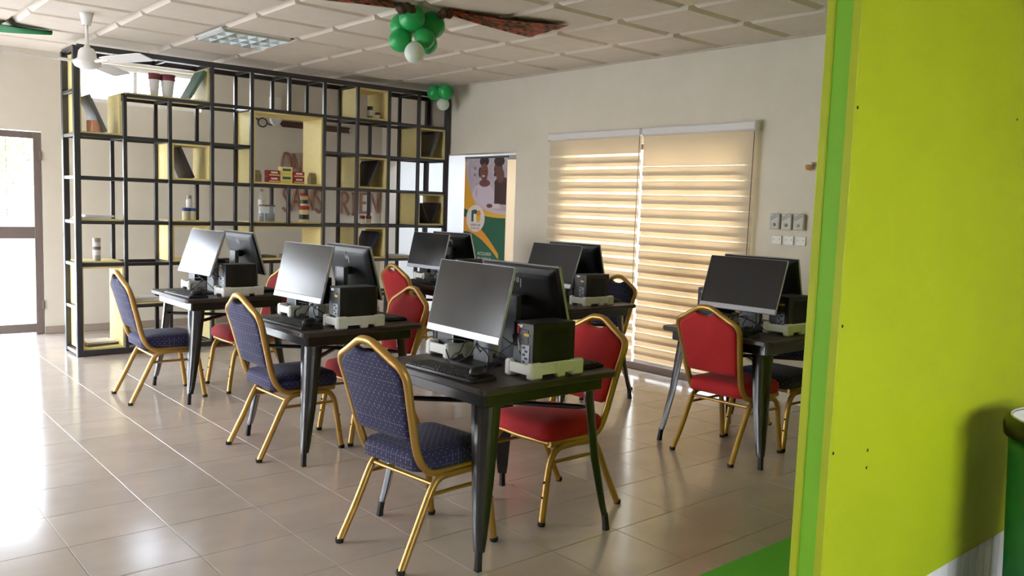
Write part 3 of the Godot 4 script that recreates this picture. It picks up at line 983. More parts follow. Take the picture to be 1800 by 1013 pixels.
	part(gc, "lid", lathe([Vector2(0.031, 0.12), Vector2(0.031, 0.13), Vector2(0, 0.131)], 14), M.book_dark)
	var cup := thing("white_cup", "small white cup beside the dark green tin", "cup", Vector3(SX + SP * 7 + 0.29, line_y(1), SZF - 0.07))
	part(cup, "bowl", lathe([Vector2(0, 0), Vector2(0.018, 0), Vector2(0.034, 0.045), Vector2(0.031, 0.045), Vector2(0.016, 0.006), Vector2(0, 0.005)], 14), M.white_plastic)
	part(cup, "lid", lathe([Vector2(0.03, 0.045), Vector2(0.03, 0.07), Vector2(0, 0.075)], 14), M.book_dark)

# ------------------------------------------------------------------ letters and shapes on the wall behind
func strokes(st: SurfaceTool, at: Vector2, w: float, h: float, lines: Array, r: float) -> void:
	for l in lines:
		var pts := []
		for p in l: pts.append(Vector3(at.x + p[0] * w, at.y + p[1] * h, 0))
		var path: Array = smooth_path(pts, 5) if pts.size() > 2 else pts
		add_tube(st, path, r, 8, true, 1.0)

func build_wall_decor() -> void:
	var w := thing("wall_lettering", "brown hand-painted style capital letters on the wall behind the shelving", "lettering", Vector3(0, 0, Z0 + 0.008))
	var n_ := [[[0.05, 0], [0.12, 1.0]], [[0.12, 1.0], [0.85, 0]], [[0.85, 0], [0.95, 1.05]]]
	var s_ := [[[0.9, 0.95], [0.3, 0.98], [0.1, 0.72], [0.55, 0.48], [0.9, 0.2], [0.55, -0.02], [0.05, 0.12]]]
	var o_ := [[[0.1, 0.0], [0.05, 0.5], [0.2, 0.95], [0.5, 1.02], [0.8, 0.95], [0.95, 0.5], [0.9, 0.0], [0.5, -0.12], [0.1, 0.0]]]
	var a_ := [[[0.0, 0], [0.5, 1.0]], [[0.5, 1.0], [0.95, -0.02]], [[0.2, 0.38], [0.8, 0.4]]]
	var r_ := [[[0.12, 0], [0.15, 1.0]], [[0.05, 0.98], [0.55, 1.0], [0.85, 0.78], [0.6, 0.52], [0.15, 0.46]], [[0.4, 0.48], [0.95, -0.05]]]
	var i_ := [[[0.5, 0], [0.5, 1.0]], [[0.1, 1.0], [0.9, 1.0]], [[0.1, 0.0], [0.9, 0.0]]]
	var e_ := [[[0.2, 0], [0.2, 1.0]], [[0.05, 1.0], [0.9, 1.02]], [[0.2, 0.52], [0.75, 0.53]], [[0.05, 0.0], [0.95, 0.02]]]
	for q in [["O", 4.45, 1.66, 0.125, 0.33, o_], ["N", 4.59, 1.68, 0.15, 0.32, n_],
			["S", 4.47, 1.315, 0.09, 0.27, s_], ["A", 4.578, 1.315, 0.14, 0.27, a_], ["N", 4.745, 1.325, 0.14, 0.26, n_], ["S", 4.9, 1.305, 0.1, 0.28, s_],
			["R", 5.25, 1.29, 0.135, 0.265, r_], ["I", 5.41, 1.285, 0.07, 0.265, i_], ["E", 5.528, 1.31, 0.115, 0.24, e_], ["N", 5.68, 1.31, 0.145, 0.25, n_]]:
		var st := begin()
		strokes(st, Vector2(q[1], q[2]), q[3], q[4], q[5], 0.0165)
		tag(part(w, "letter_" + String(q[0]).to_lower(), done(st), M.brown_letter), "brown letter " + q[0])
	var rb := begin()
	add_prism(rb, PackedVector2Array([Vector2(4.43, 2.335), Vector2(4.46, 2.378), Vector2(4.6, 2.378), Vector2(5.37, 2.37), Vector2(5.345, 2.335), Vector2(5.365, 2.30), Vector2(4.46, 2.305)]), 0.012, 0.022)
	for x in [4.6, 5.2]: add_box(rb, Vector3(x, 2.34, 0.006), Vector3(0.03, 0.03, 0.012))
	solo("wall_ribbon", "dark brown notched ribbon shape fixed to the wall above the letters", "wall ornament", done(rb), M.brown_ribbon, Vector3(0, 0, Z0))
	var gl := thing("wall_spectacles", "black ring ornament with two arms on the wall", "wall ornament", Vector3(0, 0, Z0))
	var ring := []
	for k in 25: ring.append(Vector3(4.215 + cos(TAU * k / 24) * 0.055, 2.335 + sin(TAU * k / 24) * 0.05, 0.009))
	part(gl, "ring", tube(ring, 0.008, 6), M.steel_black)
	part(gl, "arm", tube([Vector3(4.27, 2.335, 0.009), Vector3(4.31, 2.315, 0.009), Vector3(4.33, 2.32, 0.009)], 0.008, 6), M.steel_black)
	part(gl, "arm", tube([Vector3(4.165, 2.36, 0.009), Vector3(4.13, 2.38, 0.009)], 0.008, 6), M.steel_black)
	var wl := begin()
	add_prism(wl, PackedVector2Array([Vector2(4.30, 2.64), Vector2(4.30, 2.37), Vector2(4.325, 2.325), Vector2(4.36, 2.31), Vector2(4.395, 2.325), Vector2(4.42, 2.37), Vector2(4.42, 2.64)]), 0.0, 0.07)
	solo("wall_speaker", "white round-ended wall box above the letters", "wall box", done(wl), M.white_plastic, Vector3(0, 0, Z0))

# ------------------------------------------------------------------ blinds, switches
func blind(label: String, z0: float, z1: float, first: float, period: float, gap: float, overlap: float, x: float) -> void:
	var b := thing("window_blind", label, "blind", Vector3(x, 0, (z0 + z1) / 2), 0, "striped window blinds")
	var w := z1 - z0
	part(b, "head_rail", box(Vector3(0.075, 0.075, w - 0.004), 0.012), M.blind_rail, Vector3(0.0, 2.155, 0))
	part(b, "end_cap", box(Vector3(0.08, 0.085, 0.012), 0.008), M.white_plastic, Vector3(-0.002, 2.155, (w / 2 - 0.006) * signf(z1 + 5.0)))
	var fw := w - 0.02
	var make := func(y1: float, y0: float, off: float) -> ArrayMesh:
		var st := begin()
		st.set_smooth_group(0)
		var n := 3
		for i in n:
			var a: float = lerpf(y1, y0, float(i) / n)
			var c: float = lerpf(y1, y0, float(i + 1) / n)
			var sag := 0.0
			quad(st, Vector3(off + sag, a, -fw / 2), Vector3(off + sag, a, fw / 2), Vector3(off, c, fw / 2), Vector3(off, c, -fw / 2), Vector3(-1, 0, 0))
		return done(st)
	var band := (period - gap + overlap) / 2.0
	part(b, "top_cloth", make.call(2.125, first, -0.006), M.blind)
	part(b, "sheer", make.call(first + 0.003, first - gap - 0.003, 0.0005), M.sheer)
	var y := first - gap
	while y > 0.16:
		part(b, "slat", make.call(y, y - band, -0.008), M.blind)
		part(b, "slat", make.call(y - band + overlap, y - period + gap, 0.003), M.blind)
		part(b, "sheer", make.call(y - period + gap + 0.003, y - period - 0.003, 0.0005), M.sheer)
		y -= period
	part(b, "bottom_cloth", make.call(y, 0.10, -0.006), M.blind)
	part(b, "bottom_rail", box(Vector3(0.02, 0.03, fw), 0.006), M.blind_rail, Vector3(0, 0.088, 0))
	part(b, "cord", tube([Vector3(-0.03, 2.12, w / 2 - 0.012), Vector3(-0.028, 1.2, w / 2 - 0.02), Vector3(-0.03, 0.75, w / 2 - 0.014)], 0.0035, 6), M.tin_brown)

func build_blinds() -> void:
	blind("beige striped roller blind next to the wide opening", -6.265, -5.045, 1.972, 0.1172, 0.024, 0.03, 5.805)
	blind("beige striped roller blind next to the wall switches", -5.04, -3.86, 1.85, 0.1243, 0.005, 0.036, 5.805)

func build_switches() -> void:
	var x := X1
	for k in 3:
		var z := -3.672 + 0.103 * k
		var s := thing("fan_regulator", ["grey fan regulator plate next to the blind", "grey fan regulator plate, middle of the three", "grey fan regulator plate nearest the partition"][k], "switch", Vector3(x, 1.408, z), 0, "wall switches")
		part(s, "plate", box(Vector3(0.035, 0.125, 0.088), 0.006), M.switch_grey, Vector3(-0.0175, 0, 0))
		for i in 2:
			part(s, "stripe", box(Vector3(0.003, 0.012, 0.075)), M.switch_stripe, Vector3(-0.0355, 0.03 + 0.018 * i, 0), Basis(Vector3.RIGHT, -0.5))
		part(s, "knob", lathe([Vector2(0.014, 0), Vector2(0.012, 0.012), Vector2(0, 0.013)], 12), M.switch_grey, Vector3(-0.035, -0.025, 0), Basis(Vector3(0, 0, 1), PI / 2))
	for k in 3:
		var z := -3.657 + 0.103 * k
		var s := thing("wall_socket", ["white double switch plate under the first regulator", "white double switch plate under the middle regulator", "white socket plate with dark pinholes under the regulators"][k], "socket", Vector3(x, 1.265, z), 0, "white wall plates")
		part(s, "plate", box(Vector3(0.01, 0.07, 0.085), 0.003), M.white_plastic, Vector3(-0.005, 0, 0))
		for i in [-1, 1]:
			part(s, "pinhole", lathe([Vector2(0.0035, 0), Vector2(0.003, 0.001), Vector2(0, 0.001)], 8), M.rubber, Vector3(-0.0102, 0.005, i * 0.024), Basis(Vector3(0, 0, 1), PI / 2))
	var d := thing("motion_sensor", "small white and orange wall sensor above the switches", "sensor", Vector3(x, 1.83, -3.41))
	part(d, "housing", box(Vector3(0.05, 0.02, 0.06), 0.006), M.white_plastic, Vector3(-0.025, 0.02, 0))
	part(d, "lens", lathe([Vector2(0, -0.03), Vector2(0.02, -0.026), Vector2(0.028, -0.01), Vector2(0.028, 0.012), Vector2(0, 0.012)], 14), M.sensor_orange, Vector3(-0.028, 0, 0))

# ------------------------------------------------------------------ desks
# name: centre x, centre z, words for the labels
const DESKS := {
	"end": [2.396, -2.885, "end desk of the blue-chair row"],
	"middle": [2.44, -4.49, "middle desk of the blue-chair row"],
	"shelf": [2.42, -6.19, "blue-chair-row desk beside the shelving"],
	"socket": [4.53, -2.985, "desk below the wall sockets"],
	"blind": [4.51, -4.62, "desk beside the striped blinds"],
	"banner": [4.56, -6.245, "desk in front of the banner"],
}
const TOPY := 0.74

func rr_yz(hy: float, hz: float, r: float, x: float, cy := 0.0) -> Array:
	var out := []
	for p in rounded_rect(hy, hz, r, 0.0, 3): out.append(Vector3(x, cy + p.x, p.z))
	return out

func make_desk(label: String) -> Node3D:
	var t := thing("cafe_table", label, "table", Vector3.ZERO, 0, "black computer tables")
	var h := 0.39
	part(t, "tabletop", loft([rounded_rect(h - 0.004, h - 0.004, 0.03, TOPY - 0.028), rounded_rect(h, h, 0.034, TOPY - 0.024), rounded_rect(h, h, 0.034, TOPY - 0.004), rounded_rect(h - 0.004, h - 0.004, 0.03, TOPY)], false), M.table_wood)
	var ap := begin()
	for k in 4:
		var b := Basis(Vector3.UP, k * PI / 2)
		add_box(ap, b * Vector3(0.335, TOPY - 0.058, 0), Vector3(0.012, 0.06, 0.67), 0.003, b)
	part(t, "apron", done(ap), M.table_metal)
	for sx in [-1, 1]:
		for sz in [-1, 1]:
			var rings := []
			var out := Vector3(sx, 0, sz).normalized()
			var across := Vector3(-sz, 0, sx).normalized()
			# height, outermost point on the diagonal (per axis), width, depth of the bulging channel
			for l in [[0.705, 0.308, 0.125, 0.042], [0.6, 0.315, 0.118, 0.042], [0.34, 0.337, 0.09, 0.036], [0.12, 0.366, 0.058, 0.03], [0.072, 0.374, 0.046, 0.028]]:
				var ring := []
				var tip := Vector3(l[1] * sx, l[0], l[1] * sz)
				for k in 9:
					var e := -1.0 + 0.25 * k
					ring.append(tip + across * (e * l[2] / 2) - out * (l[3] * 0.85 * e * e))
				ring.append(tip + across * (l[2] * 0.42) - out * l[3])
				ring.append(tip - across * (l[2] * 0.42) - out * l[3])
				rings.append(ring)
			var leg := part(t, "leg", loft(rings, false), M.table_metal)
			var fr := []
			for l in [[0.08, 0.364, 0.012], [0.03, 0.369, 0.012], [0.0, 0.371, 0.013]]:
				fr.append(rounded_rect(l[2], l[2], 0.004, l[0], 2, Vector2(l[1] * sx, l[1] * sz)))
			part(leg, "foot", loft(fr, false), M.rubber)
	for s in [-1, 1]:
		part(t, "stretcher", tube([Vector3(-0.3, 0.565, -0.3 * s), Vector3(-0.26, 0.565, -0.26 * s), Vector3(0.0, 0.565 + 0.006 * s, 0.0), Vector3(0.26, 0.565, 0.26 * s), Vector3(0.3, 0.565, 0.3 * s)], [0.006, 0.012, 0.012, 0.012, 0.006], 8), M.table_metal)
	return t

func make_monitor(label: String) -> Node3D:
	# faces +x; the display turns about its middle
	var t := thing("computer_monitor", label, "monitor", Vector3.ZERO, 0, "computer monitors")
	part(t, "stand_base", loft([rounded_rect(0.08, 0.105, 0.015, 0.0), rounded_rect(0.08, 0.105, 0.015, 0.008), rounded_rect(0.076, 0.1, 0.012, 0.011)], false), M.plastic_black, Vector3(-0.045, 0, 0))
	part(t, "stand_column", box(Vector3(0.03, 0.3, 0.105), 0.004), M.stand_grey, Vector3(-0.088, 0.158, 0))
	part(t, "stand_edge", box(Vector3(0.033, 0.298, 0.006), 0.002), M.silver, Vector3(-0.088, 0.158, -0.0545))
	part(t, "hinge", box(Vector3(0.05, 0.05, 0.07), 0.006), M.plastic_black, Vector3(-0.055, 0.285, 0))
	var d := Node3D.new()
	d.name = "display"
	t.add_child(d, true)
	d.position = Vector3(0, 0.29, 0)
	part(d, "shell", loft([rr_yz(0.165, 0.268, 0.006, 0.0), rr_yz(0.166, 0.269, 0.006, -0.01), rr_yz(0.155, 0.255, 0.012, -0.022), rr_yz(0.13, 0.22, 0.02, -0.03), rr_yz(0.11, 0.2, 0.02, -0.032)], false), M.plastic_black)
	var bz := begin()
	for s in [-1, 1]:
		add_box(bz, Vector3(-0.004, 0, s * 0.269), Vector3(0.014, 0.335, 0.003), 0.001)
		add_box(bz, Vector3(-0.004, s * 0.1665, 0), Vector3(0.014, 0.003, 0.536), 0.001)
	part(d, "bezel", done(bz), M.silver)
	part(d, "screen", box(Vector3(0.002, 0.3, 0.532), 0.0005), M.screen, Vector3(0.002, 0.016, 0))
	part(d, "chin", box(Vector3(0.004, 0.03, 0.534), 0.001), M.silver, Vector3(0.002, -0.151, 0))
	logo_bars(d, Vector3(-0.0325, 0.095, 0.0), 0.05)
	part(d, "camera_dot", box(Vector3(0.002, 0.004, 0.012)), M.chrome, Vector3(-0.03, 0.132, 0))
	return t

func logo_bars(parent: Node, at: Vector3, s: float) -> void:
	# four slanted strokes, seen from -x (the picture's left is -z)
	var tilt := Basis(Vector3.RIGHT, 0.3)
	var st := begin()
	for q in [[-0.42, 0.28, 0.9], [-0.14, 0.0, 0.55], [0.14, 0.0, 0.55], [0.42, -0.28, 0.9]]:
		add_box(st, Vector3(0, q[1] * s, q[0] * s * 0.8), Vector3(0.002, q[2] * s, s * 0.11), 0.0, tilt)
	tag(part(parent, "logo", done(st), M.logo_silver, at), "chrome slanted-stroke emblem")

func make_pc(label: String) -> Node3D:
	# front towards +x
	var t := thing("desktop_computer", label, "computer", Vector3.ZERO, 0, "black desktop computers")
	part(t, "case", box(Vector3(0.232, 0.2, 0.13), 0.004), M.plastic_black, Vector3(0, 0.1, 0))
	var fr := part(t, "front_panel", box(Vector3(0.012, 0.2, 0.132), 0.004), M.plastic_dark, Vector3(0.12, 0.1, 0))
	part(fr, "drive_slot", box(Vector3(0.002, 0.006, 0.08)), M.rubber, Vector3(0.0062, 0.05, 0))
	part(fr, "power_button", box(Vector3(0.002, 0.01, 0.01), 0.0005), M.silver, Vector3(0.0062, 0.075, 0.035))
	part(fr, "trim", box(Vector3(0.003, 0.196, 0.006), 0.001), M.silver, Vector3(0.006, 0, -0.062))
	var io := part(t, "port_plate", box(Vector3(0.003, 0.085, 0.05), 0.001), M.port_metal, Vector3(-0.117, 0.065, 0.018))
	for k in 5:
		part(io, "port", box(Vector3(0.002, 0.009, 0.016)), M.rubber, Vector3(-0.0018, -0.03 + 0.015 * k, -0.01 + 0.014 * (k % 2)))
	part(t, "vent", box(Vector3(0.003, 0.06, 0.075), 0.001), M.plastic_dark, Vector3(-0.1165, 0.14, -0.005))
	tag(part(t, "sticker", box(Vector3(0.001, 0.013, 0.032)), M.label_white, Vector3(-0.1178, 0.184, -0.02)), "white sticker")
	tag(part(t, "latch", box(Vector3(0.002, 0.012, 0.034)), M.label_yellow, Vector3(-0.1178, 0.15, 0.022)), "yellow latch")
	for s in [-1, 1]:
		var st := begin()
		for k in 22: add_box(st, Vector3(-0.06 + 0.0068 * k, 0.105, s * 0.0657), Vector3(0.0032, 0.13, 0.0016))
		var v := part(t, "side_ribs", done(st), M.plastic_dark)
		tag(v, "", "", "", "stuff")
	return t

func make_tray(label: String) -> Node3D:
	var st := begin()
	var hx := 0.155
	var hz := 0.088
	add_box(st, Vector3(0, 0.026, 0), Vector3(hx * 2 - 0.01, 0.012, hz * 2 - 0.01), 0.003)
	for s in [-1, 1]:
		add_box(st, Vector3(0, 0.043, s * (hz - 0.011)), Vector3(hx * 2 - 0.02, 0.05, 0.016), 0.004)
		add_box(st, Vector3(s * (hx - 0.011), 0.04, 0), Vector3(0.016, 0.044, hz * 2 - 0.02), 0.004)
		for q in [-1, 1]:
			add_box(st, Vector3(q * (hx - 0.035), 0.035, s * (hz - 0.019)), Vector3(0.07, 0.07, 0.038), 0.008)
		add_box(st, Vector3(0.02, 0.033, s * (hz - 0.013)), Vector3(0.05, 0.066, 0.026), 0.006)
	return solo("foam_tray", label, "packaging", done(st), M.foam, Vector3.ZERO, Basis.IDENTITY, "white foam packing trays")

func make_keyboard(label: String) -> Node3D:
	# long side along z, the typist on -x
	var t := thing("keyboard", label, "keyboard", Vector3.ZERO, 0, "black keyboards")
	part(t, "body", loft([rounded_rect(0.07, 0.22, 0.008, 0.0), rounded_rect(0.072, 0.222, 0.01, 0.006), rounded_rect(0.07, 0.22, 0.01, 0.015)], false), M.plastic_black)
	var st := begin()
	for r in 6:
		var n := 20
		for c in n:
			if r == 0 and c > 3 and c < 9: continue
			add_box(st, Vector3(-0.052 + 0.0205 * r, 0.0185, -0.203 + 0.0214 * c), Vector3(0.0165, 0.007, 0.0175), 0.0015)
	add_box(st, Vector3(-0.052, 0.0185, -0.203 + 0.0214 * 6), Vector3(0.0165, 0.007, 0.1), 0.0015)
	tag(part(t, "keys", done(st), M.key), "", "", "", "stuff")
	return t

func make_mouse(label: String) -> Node3D:
	var t := thing("computer_mouse", label, "mouse", Vector3.ZERO, 0, "black computer mice")
	var rings := []
	for l in [[0.0, 0.05, 0.028], [0.01, 0.053, 0.031], [0.022, 0.048, 0.028], [0.031, 0.036, 0.02], [0.035, 0.018, 0.01]]:
		var ring := []
		for k in 16:
			var a := TAU * k / 16
			ring.append(Vector3(cos(a) * l[1], l[0], sin(a) * l[2]))
		rings.append(ring)
	part(t, "shell", loft(rings), M.plastic_black)
	part(t, "wheel", lathe([Vector2(0, -0.003), Vector2(0.008, -0.003), Vector2(0.008, 0.003), Vector2(0, 0.003)], 12), M.stand_grey, Vector3(0.026, 0.0285, 0), Basis(Vector3.RIGHT, PI / 2))
	return t

func build_desks() -> void:
	var desk0: Node3D = null
	var names := DESKS.keys()
	var where := {
		"end": "black table with dark wood top at the end of the blue-chair row",
		"middle": "black table with dark wood top, middle of the blue-chair row",
		"shelf": "black table with dark wood top in the blue-chair row beside the shelving",
		"socket": "black table with dark wood top below the wall sockets",
		"blind": "black table with dark wood top beside the striped blinds",
		"banner": "black table with dark wood top in front of the banner",
	}
	for k in names:
		var at := Vector3(DESKS[k][0], 0, DESKS[k][1])
		if desk0 == null:
			desk0 = make_desk(where[k])
			desk0.position = at
		else: copy_of(desk0, at, 0.0, where[k])
	# displays: middle of the panel, yaw and tilt in degrees, which way it faces
	var mon := {
		"end": [[2.275, 1.034, -2.95, 0.8, 12.9], [2.605, 1.034, -2.935, -0.2, 15.7]],
		"middle": [[2.262, 1.032, -4.537, -3.5, 13.6], [2.664, 1.023, -4.634, 0.4, 15.1]],
		"shelf": [[2.257, 1.047, -6.157, -4.1, 19.3], [2.656, 1.035, -6.3, -1.1, 17.0]],
		"socket": [[4.406, 1.03, -2.977, -1.0, 18.5], [4.75, 1.03, -3.05, 0.0, 16.0]],
		"blind": [[4.423, 1.018, -4.704, -0.1, 18.7], [4.8, 1.02, -4.80, -3.4, 16.0]],
		"banner": [[4.45, 1.022, -6.41, -2.0, 13.3], [4.832, 1.028, -6.5, -4.8, 16.3]],
	}
	var mon0: Node3D = null
	for k in names:
		for s in 2:
			var q: Array = mon[k][s]
			var turn: float = (PI if s == 0 else 0.0) - deg_to_rad(q[3])
			var lab: String = (["silver-chinned monitor facing the glazed-door side on ", "monitor facing the blinds side on "][s]) + String(DESKS[k][2])
			var at := Vector3(q[0], TOPY, q[2])
			var m: Node3D
			if mon0 == null:
				mon0 = make_monitor(lab)
				m = mon0
				m.position = at
				m.rotation.y = turn
			else: m = copy_of(mon0, at, turn, lab)
			var d: Node3D = m.get_node("display")
			d.position.y = q[1] - TOPY
			d.rotation.z = deg_to_rad(q[4])
	# trays, computers: offsets of the tray's middle from the desk's middle for the far (a) and near (b) station
	var off := {
		"end": [[0.02, -0.30], [0.04, 0.275]],
		"middle": [[-0.03, -0.29], [-0.02, 0.285]],
		"shelf": [[0.0, -0.29], [0.035, 0.26]],
		"socket": [[0.12, -0.29], [0.085, 0.22]],
		"blind": [[0.0, -0.29], [0.02, 0.255]],
		"banner": [[0.0, -0.3], [0.04, 0.28]],
	}
	var pc0: Node3D = null
	var tray0: Node3D = null
	for k in names:
		for s in 2:
			var o: Array = off[k][s]
			if s == 0: o = [mon[k][0][0] + 0.15 - DESKS[k][0], o[1]]
			var at := Vector3(DESKS[k][0] + o[0], TOPY, DESKS[k][1] + o[1])
			var turn: float = PI if s == 0 else 0.0
			var side: String = ["facing the door side on ", "showing its ports on "][s]
			var tl: String = "white foam tray under " + ["door-facing computer, ", "port-side computer, "][s] + String(DESKS[k][2])
			if tray0 == null:
				tray0 = make_tray(tl)
				tray0.position = at
				tray0.rotation.y = turn
			else: copy_of(tray0, at, turn, tl)
			var pl: String = "black computer " + side + String(DESKS[k][2])
			var pat := at + Vector3(-0.012 if s == 1 else 0.024, 0.0325, 0)
			if pc0 == null:
				pc0 = make_pc(pl)
				pc0.position = pat
				pc0.rotation.y = turn
			else: copy_of(pc0, pat, turn, pl)
	var kb0: Node3D = null
	var ms0: Node3D = null
	for k in names:
		for s in 2:
			var x: float = [-0.3, 0.31][s]
			var z: float = ([0.05, 0.08, 0.12, 0.0, 0.02, 0.02] if s == 0 else [0.08, 0.0, -0.05, 0.05, 0.0, 0.0])[names.find(k)]
			var turn: float = [0.06, PI + 0.03][s]
			var at := Vector3(DESKS[k][0] + x, TOPY, DESKS[k][1] + z)
			var kl: String = ["black keyboard before the door-side monitor, on ", "black keyboard before the blinds-side monitor, on "][s] + String(DESKS[k][2])
			if kb0 == null:
				kb0 = make_keyboard(kl)
				kb0.position = at
				kb0.rotation.y = turn
			else: copy_of(kb0, at, turn, kl)
			if s == 1: continue
			var ml: String = "black mouse resting on the end of the keyboard, " + String(DESKS[k][2])
			var mat_ := at + Vector3(0.02, 0.022, 0.165)
			if ms0 == null:
				ms0 = make_mouse(ml)
				ms0.position = mat_
				ms0.rotation.y = 0.5
			else: copy_of(ms0, mat_, 0.5, ml)
	for k in names: cables(k)

func cables(k: String) -> void:
	var r := RandomNumberGenerator.new()
	r.seed = hash(k)
	var c := Vector3(DESKS[k][0], TOPY, DESKS[k][1])
	# from, to and the height of the bow between, all from the desk's middle
	var runs := [
		[Vector3(-0.09, 0.13, 0.235), Vector3(-0.06, 0.16, -0.02), 0.03, "from ports to stand"],
		[Vector3(-0.09, 0.10, 0.26), Vector3(-0.05, 0.012, 0.06), 0.1, "from ports to the desk"],
		[Vector3(-0.07, 0.15, -0.03), Vector3(-0.14, 0.05, -0.2), -0.12, "in a wide hanging loop"],
		[Vector3(-0.06, 0.14, 0.02), Vector3(-0.2, 0.006, -0.1), 0.03, "falling to the keyboard"],
		[Vector3(-0.16, 0.006, 0.12), Vector3(-0.04, 0.006, -0.12), 0.09, "bowed behind the mouse"],
		[Vector3(-0.2, 0.006, 0.16), Vector3(-0.08, 0.006, 0.06), 0.02, "curled behind the mouse"],
		[Vector3(-0.1, 0.006, 0.2), Vector3(-0.12, 0.09, -0.22), 0.05, "crossing behind the monitor"],
	]
	for q in runs:
		var a: Vector3 = c + q[0]
		var b: Vector3 = c + q[1]
		var pts := [a]
		for i in 4:
			var t := float(i + 1) / 5
			var p := a.lerp(b, t) + Vector3(r.randf_range(-0.05, 0.03), 0, r.randf_range(-0.035, 0.035))
			p.y += q[2] * sin(t * PI) + r.randf_range(-0.02, 0.02)
			pts.append(p)
		pts.append(b)
		var path := smooth_path(pts, 6)
		for i in path.size(): path[i].y = maxf(path[i].y, c.y + 0.004)
		solo("cable", "black cable " + String(q[3]) + ", " + String(DESKS[k][2]), "cable", tube(path, r.randf_range(0.0024, 0.0034), 6), M.cable, Vector3.ZERO, Basis.IDENTITY, "cables on the " + String(DESKS[k][2]))
	if k == "end":
		var plug := thing("cable_plug", "pink plug at the back of the computer on the end desk", "plug", c + Vector3(-0.085, 0.2, 0.245))
		part(plug, "grip", box(Vector3(0.02, 0.035, 0.012), 0.003), M.plug_pink)
		part(plug, "tail", tube([Vector3(0, -0.017, 0), Vector3(-0.005, -0.05, 0.0), Vector3(0.0, -0.1, 0.01)], 0.003, 6), M.white_plastic)

# ------------------------------------------------------------------ chairs
const BACK := [[0.353, -0.08], [0.379, -0.12], [0.468, -0.167], [0.628, -0.21], [0.743, -0.24], [0.827, -0.268], [0.93, -0.295]]

func back_x(y: float) -> float:
	for i in BACK.size() - 1:
		if y <= BACK[i + 1][0]:
			return lerpf(BACK[i][1], BACK[i + 1][1], clampf((y - BACK[i][0]) / (BACK[i + 1][0] - BACK[i][0]), 0, 1))
	return BACK[-1][1]

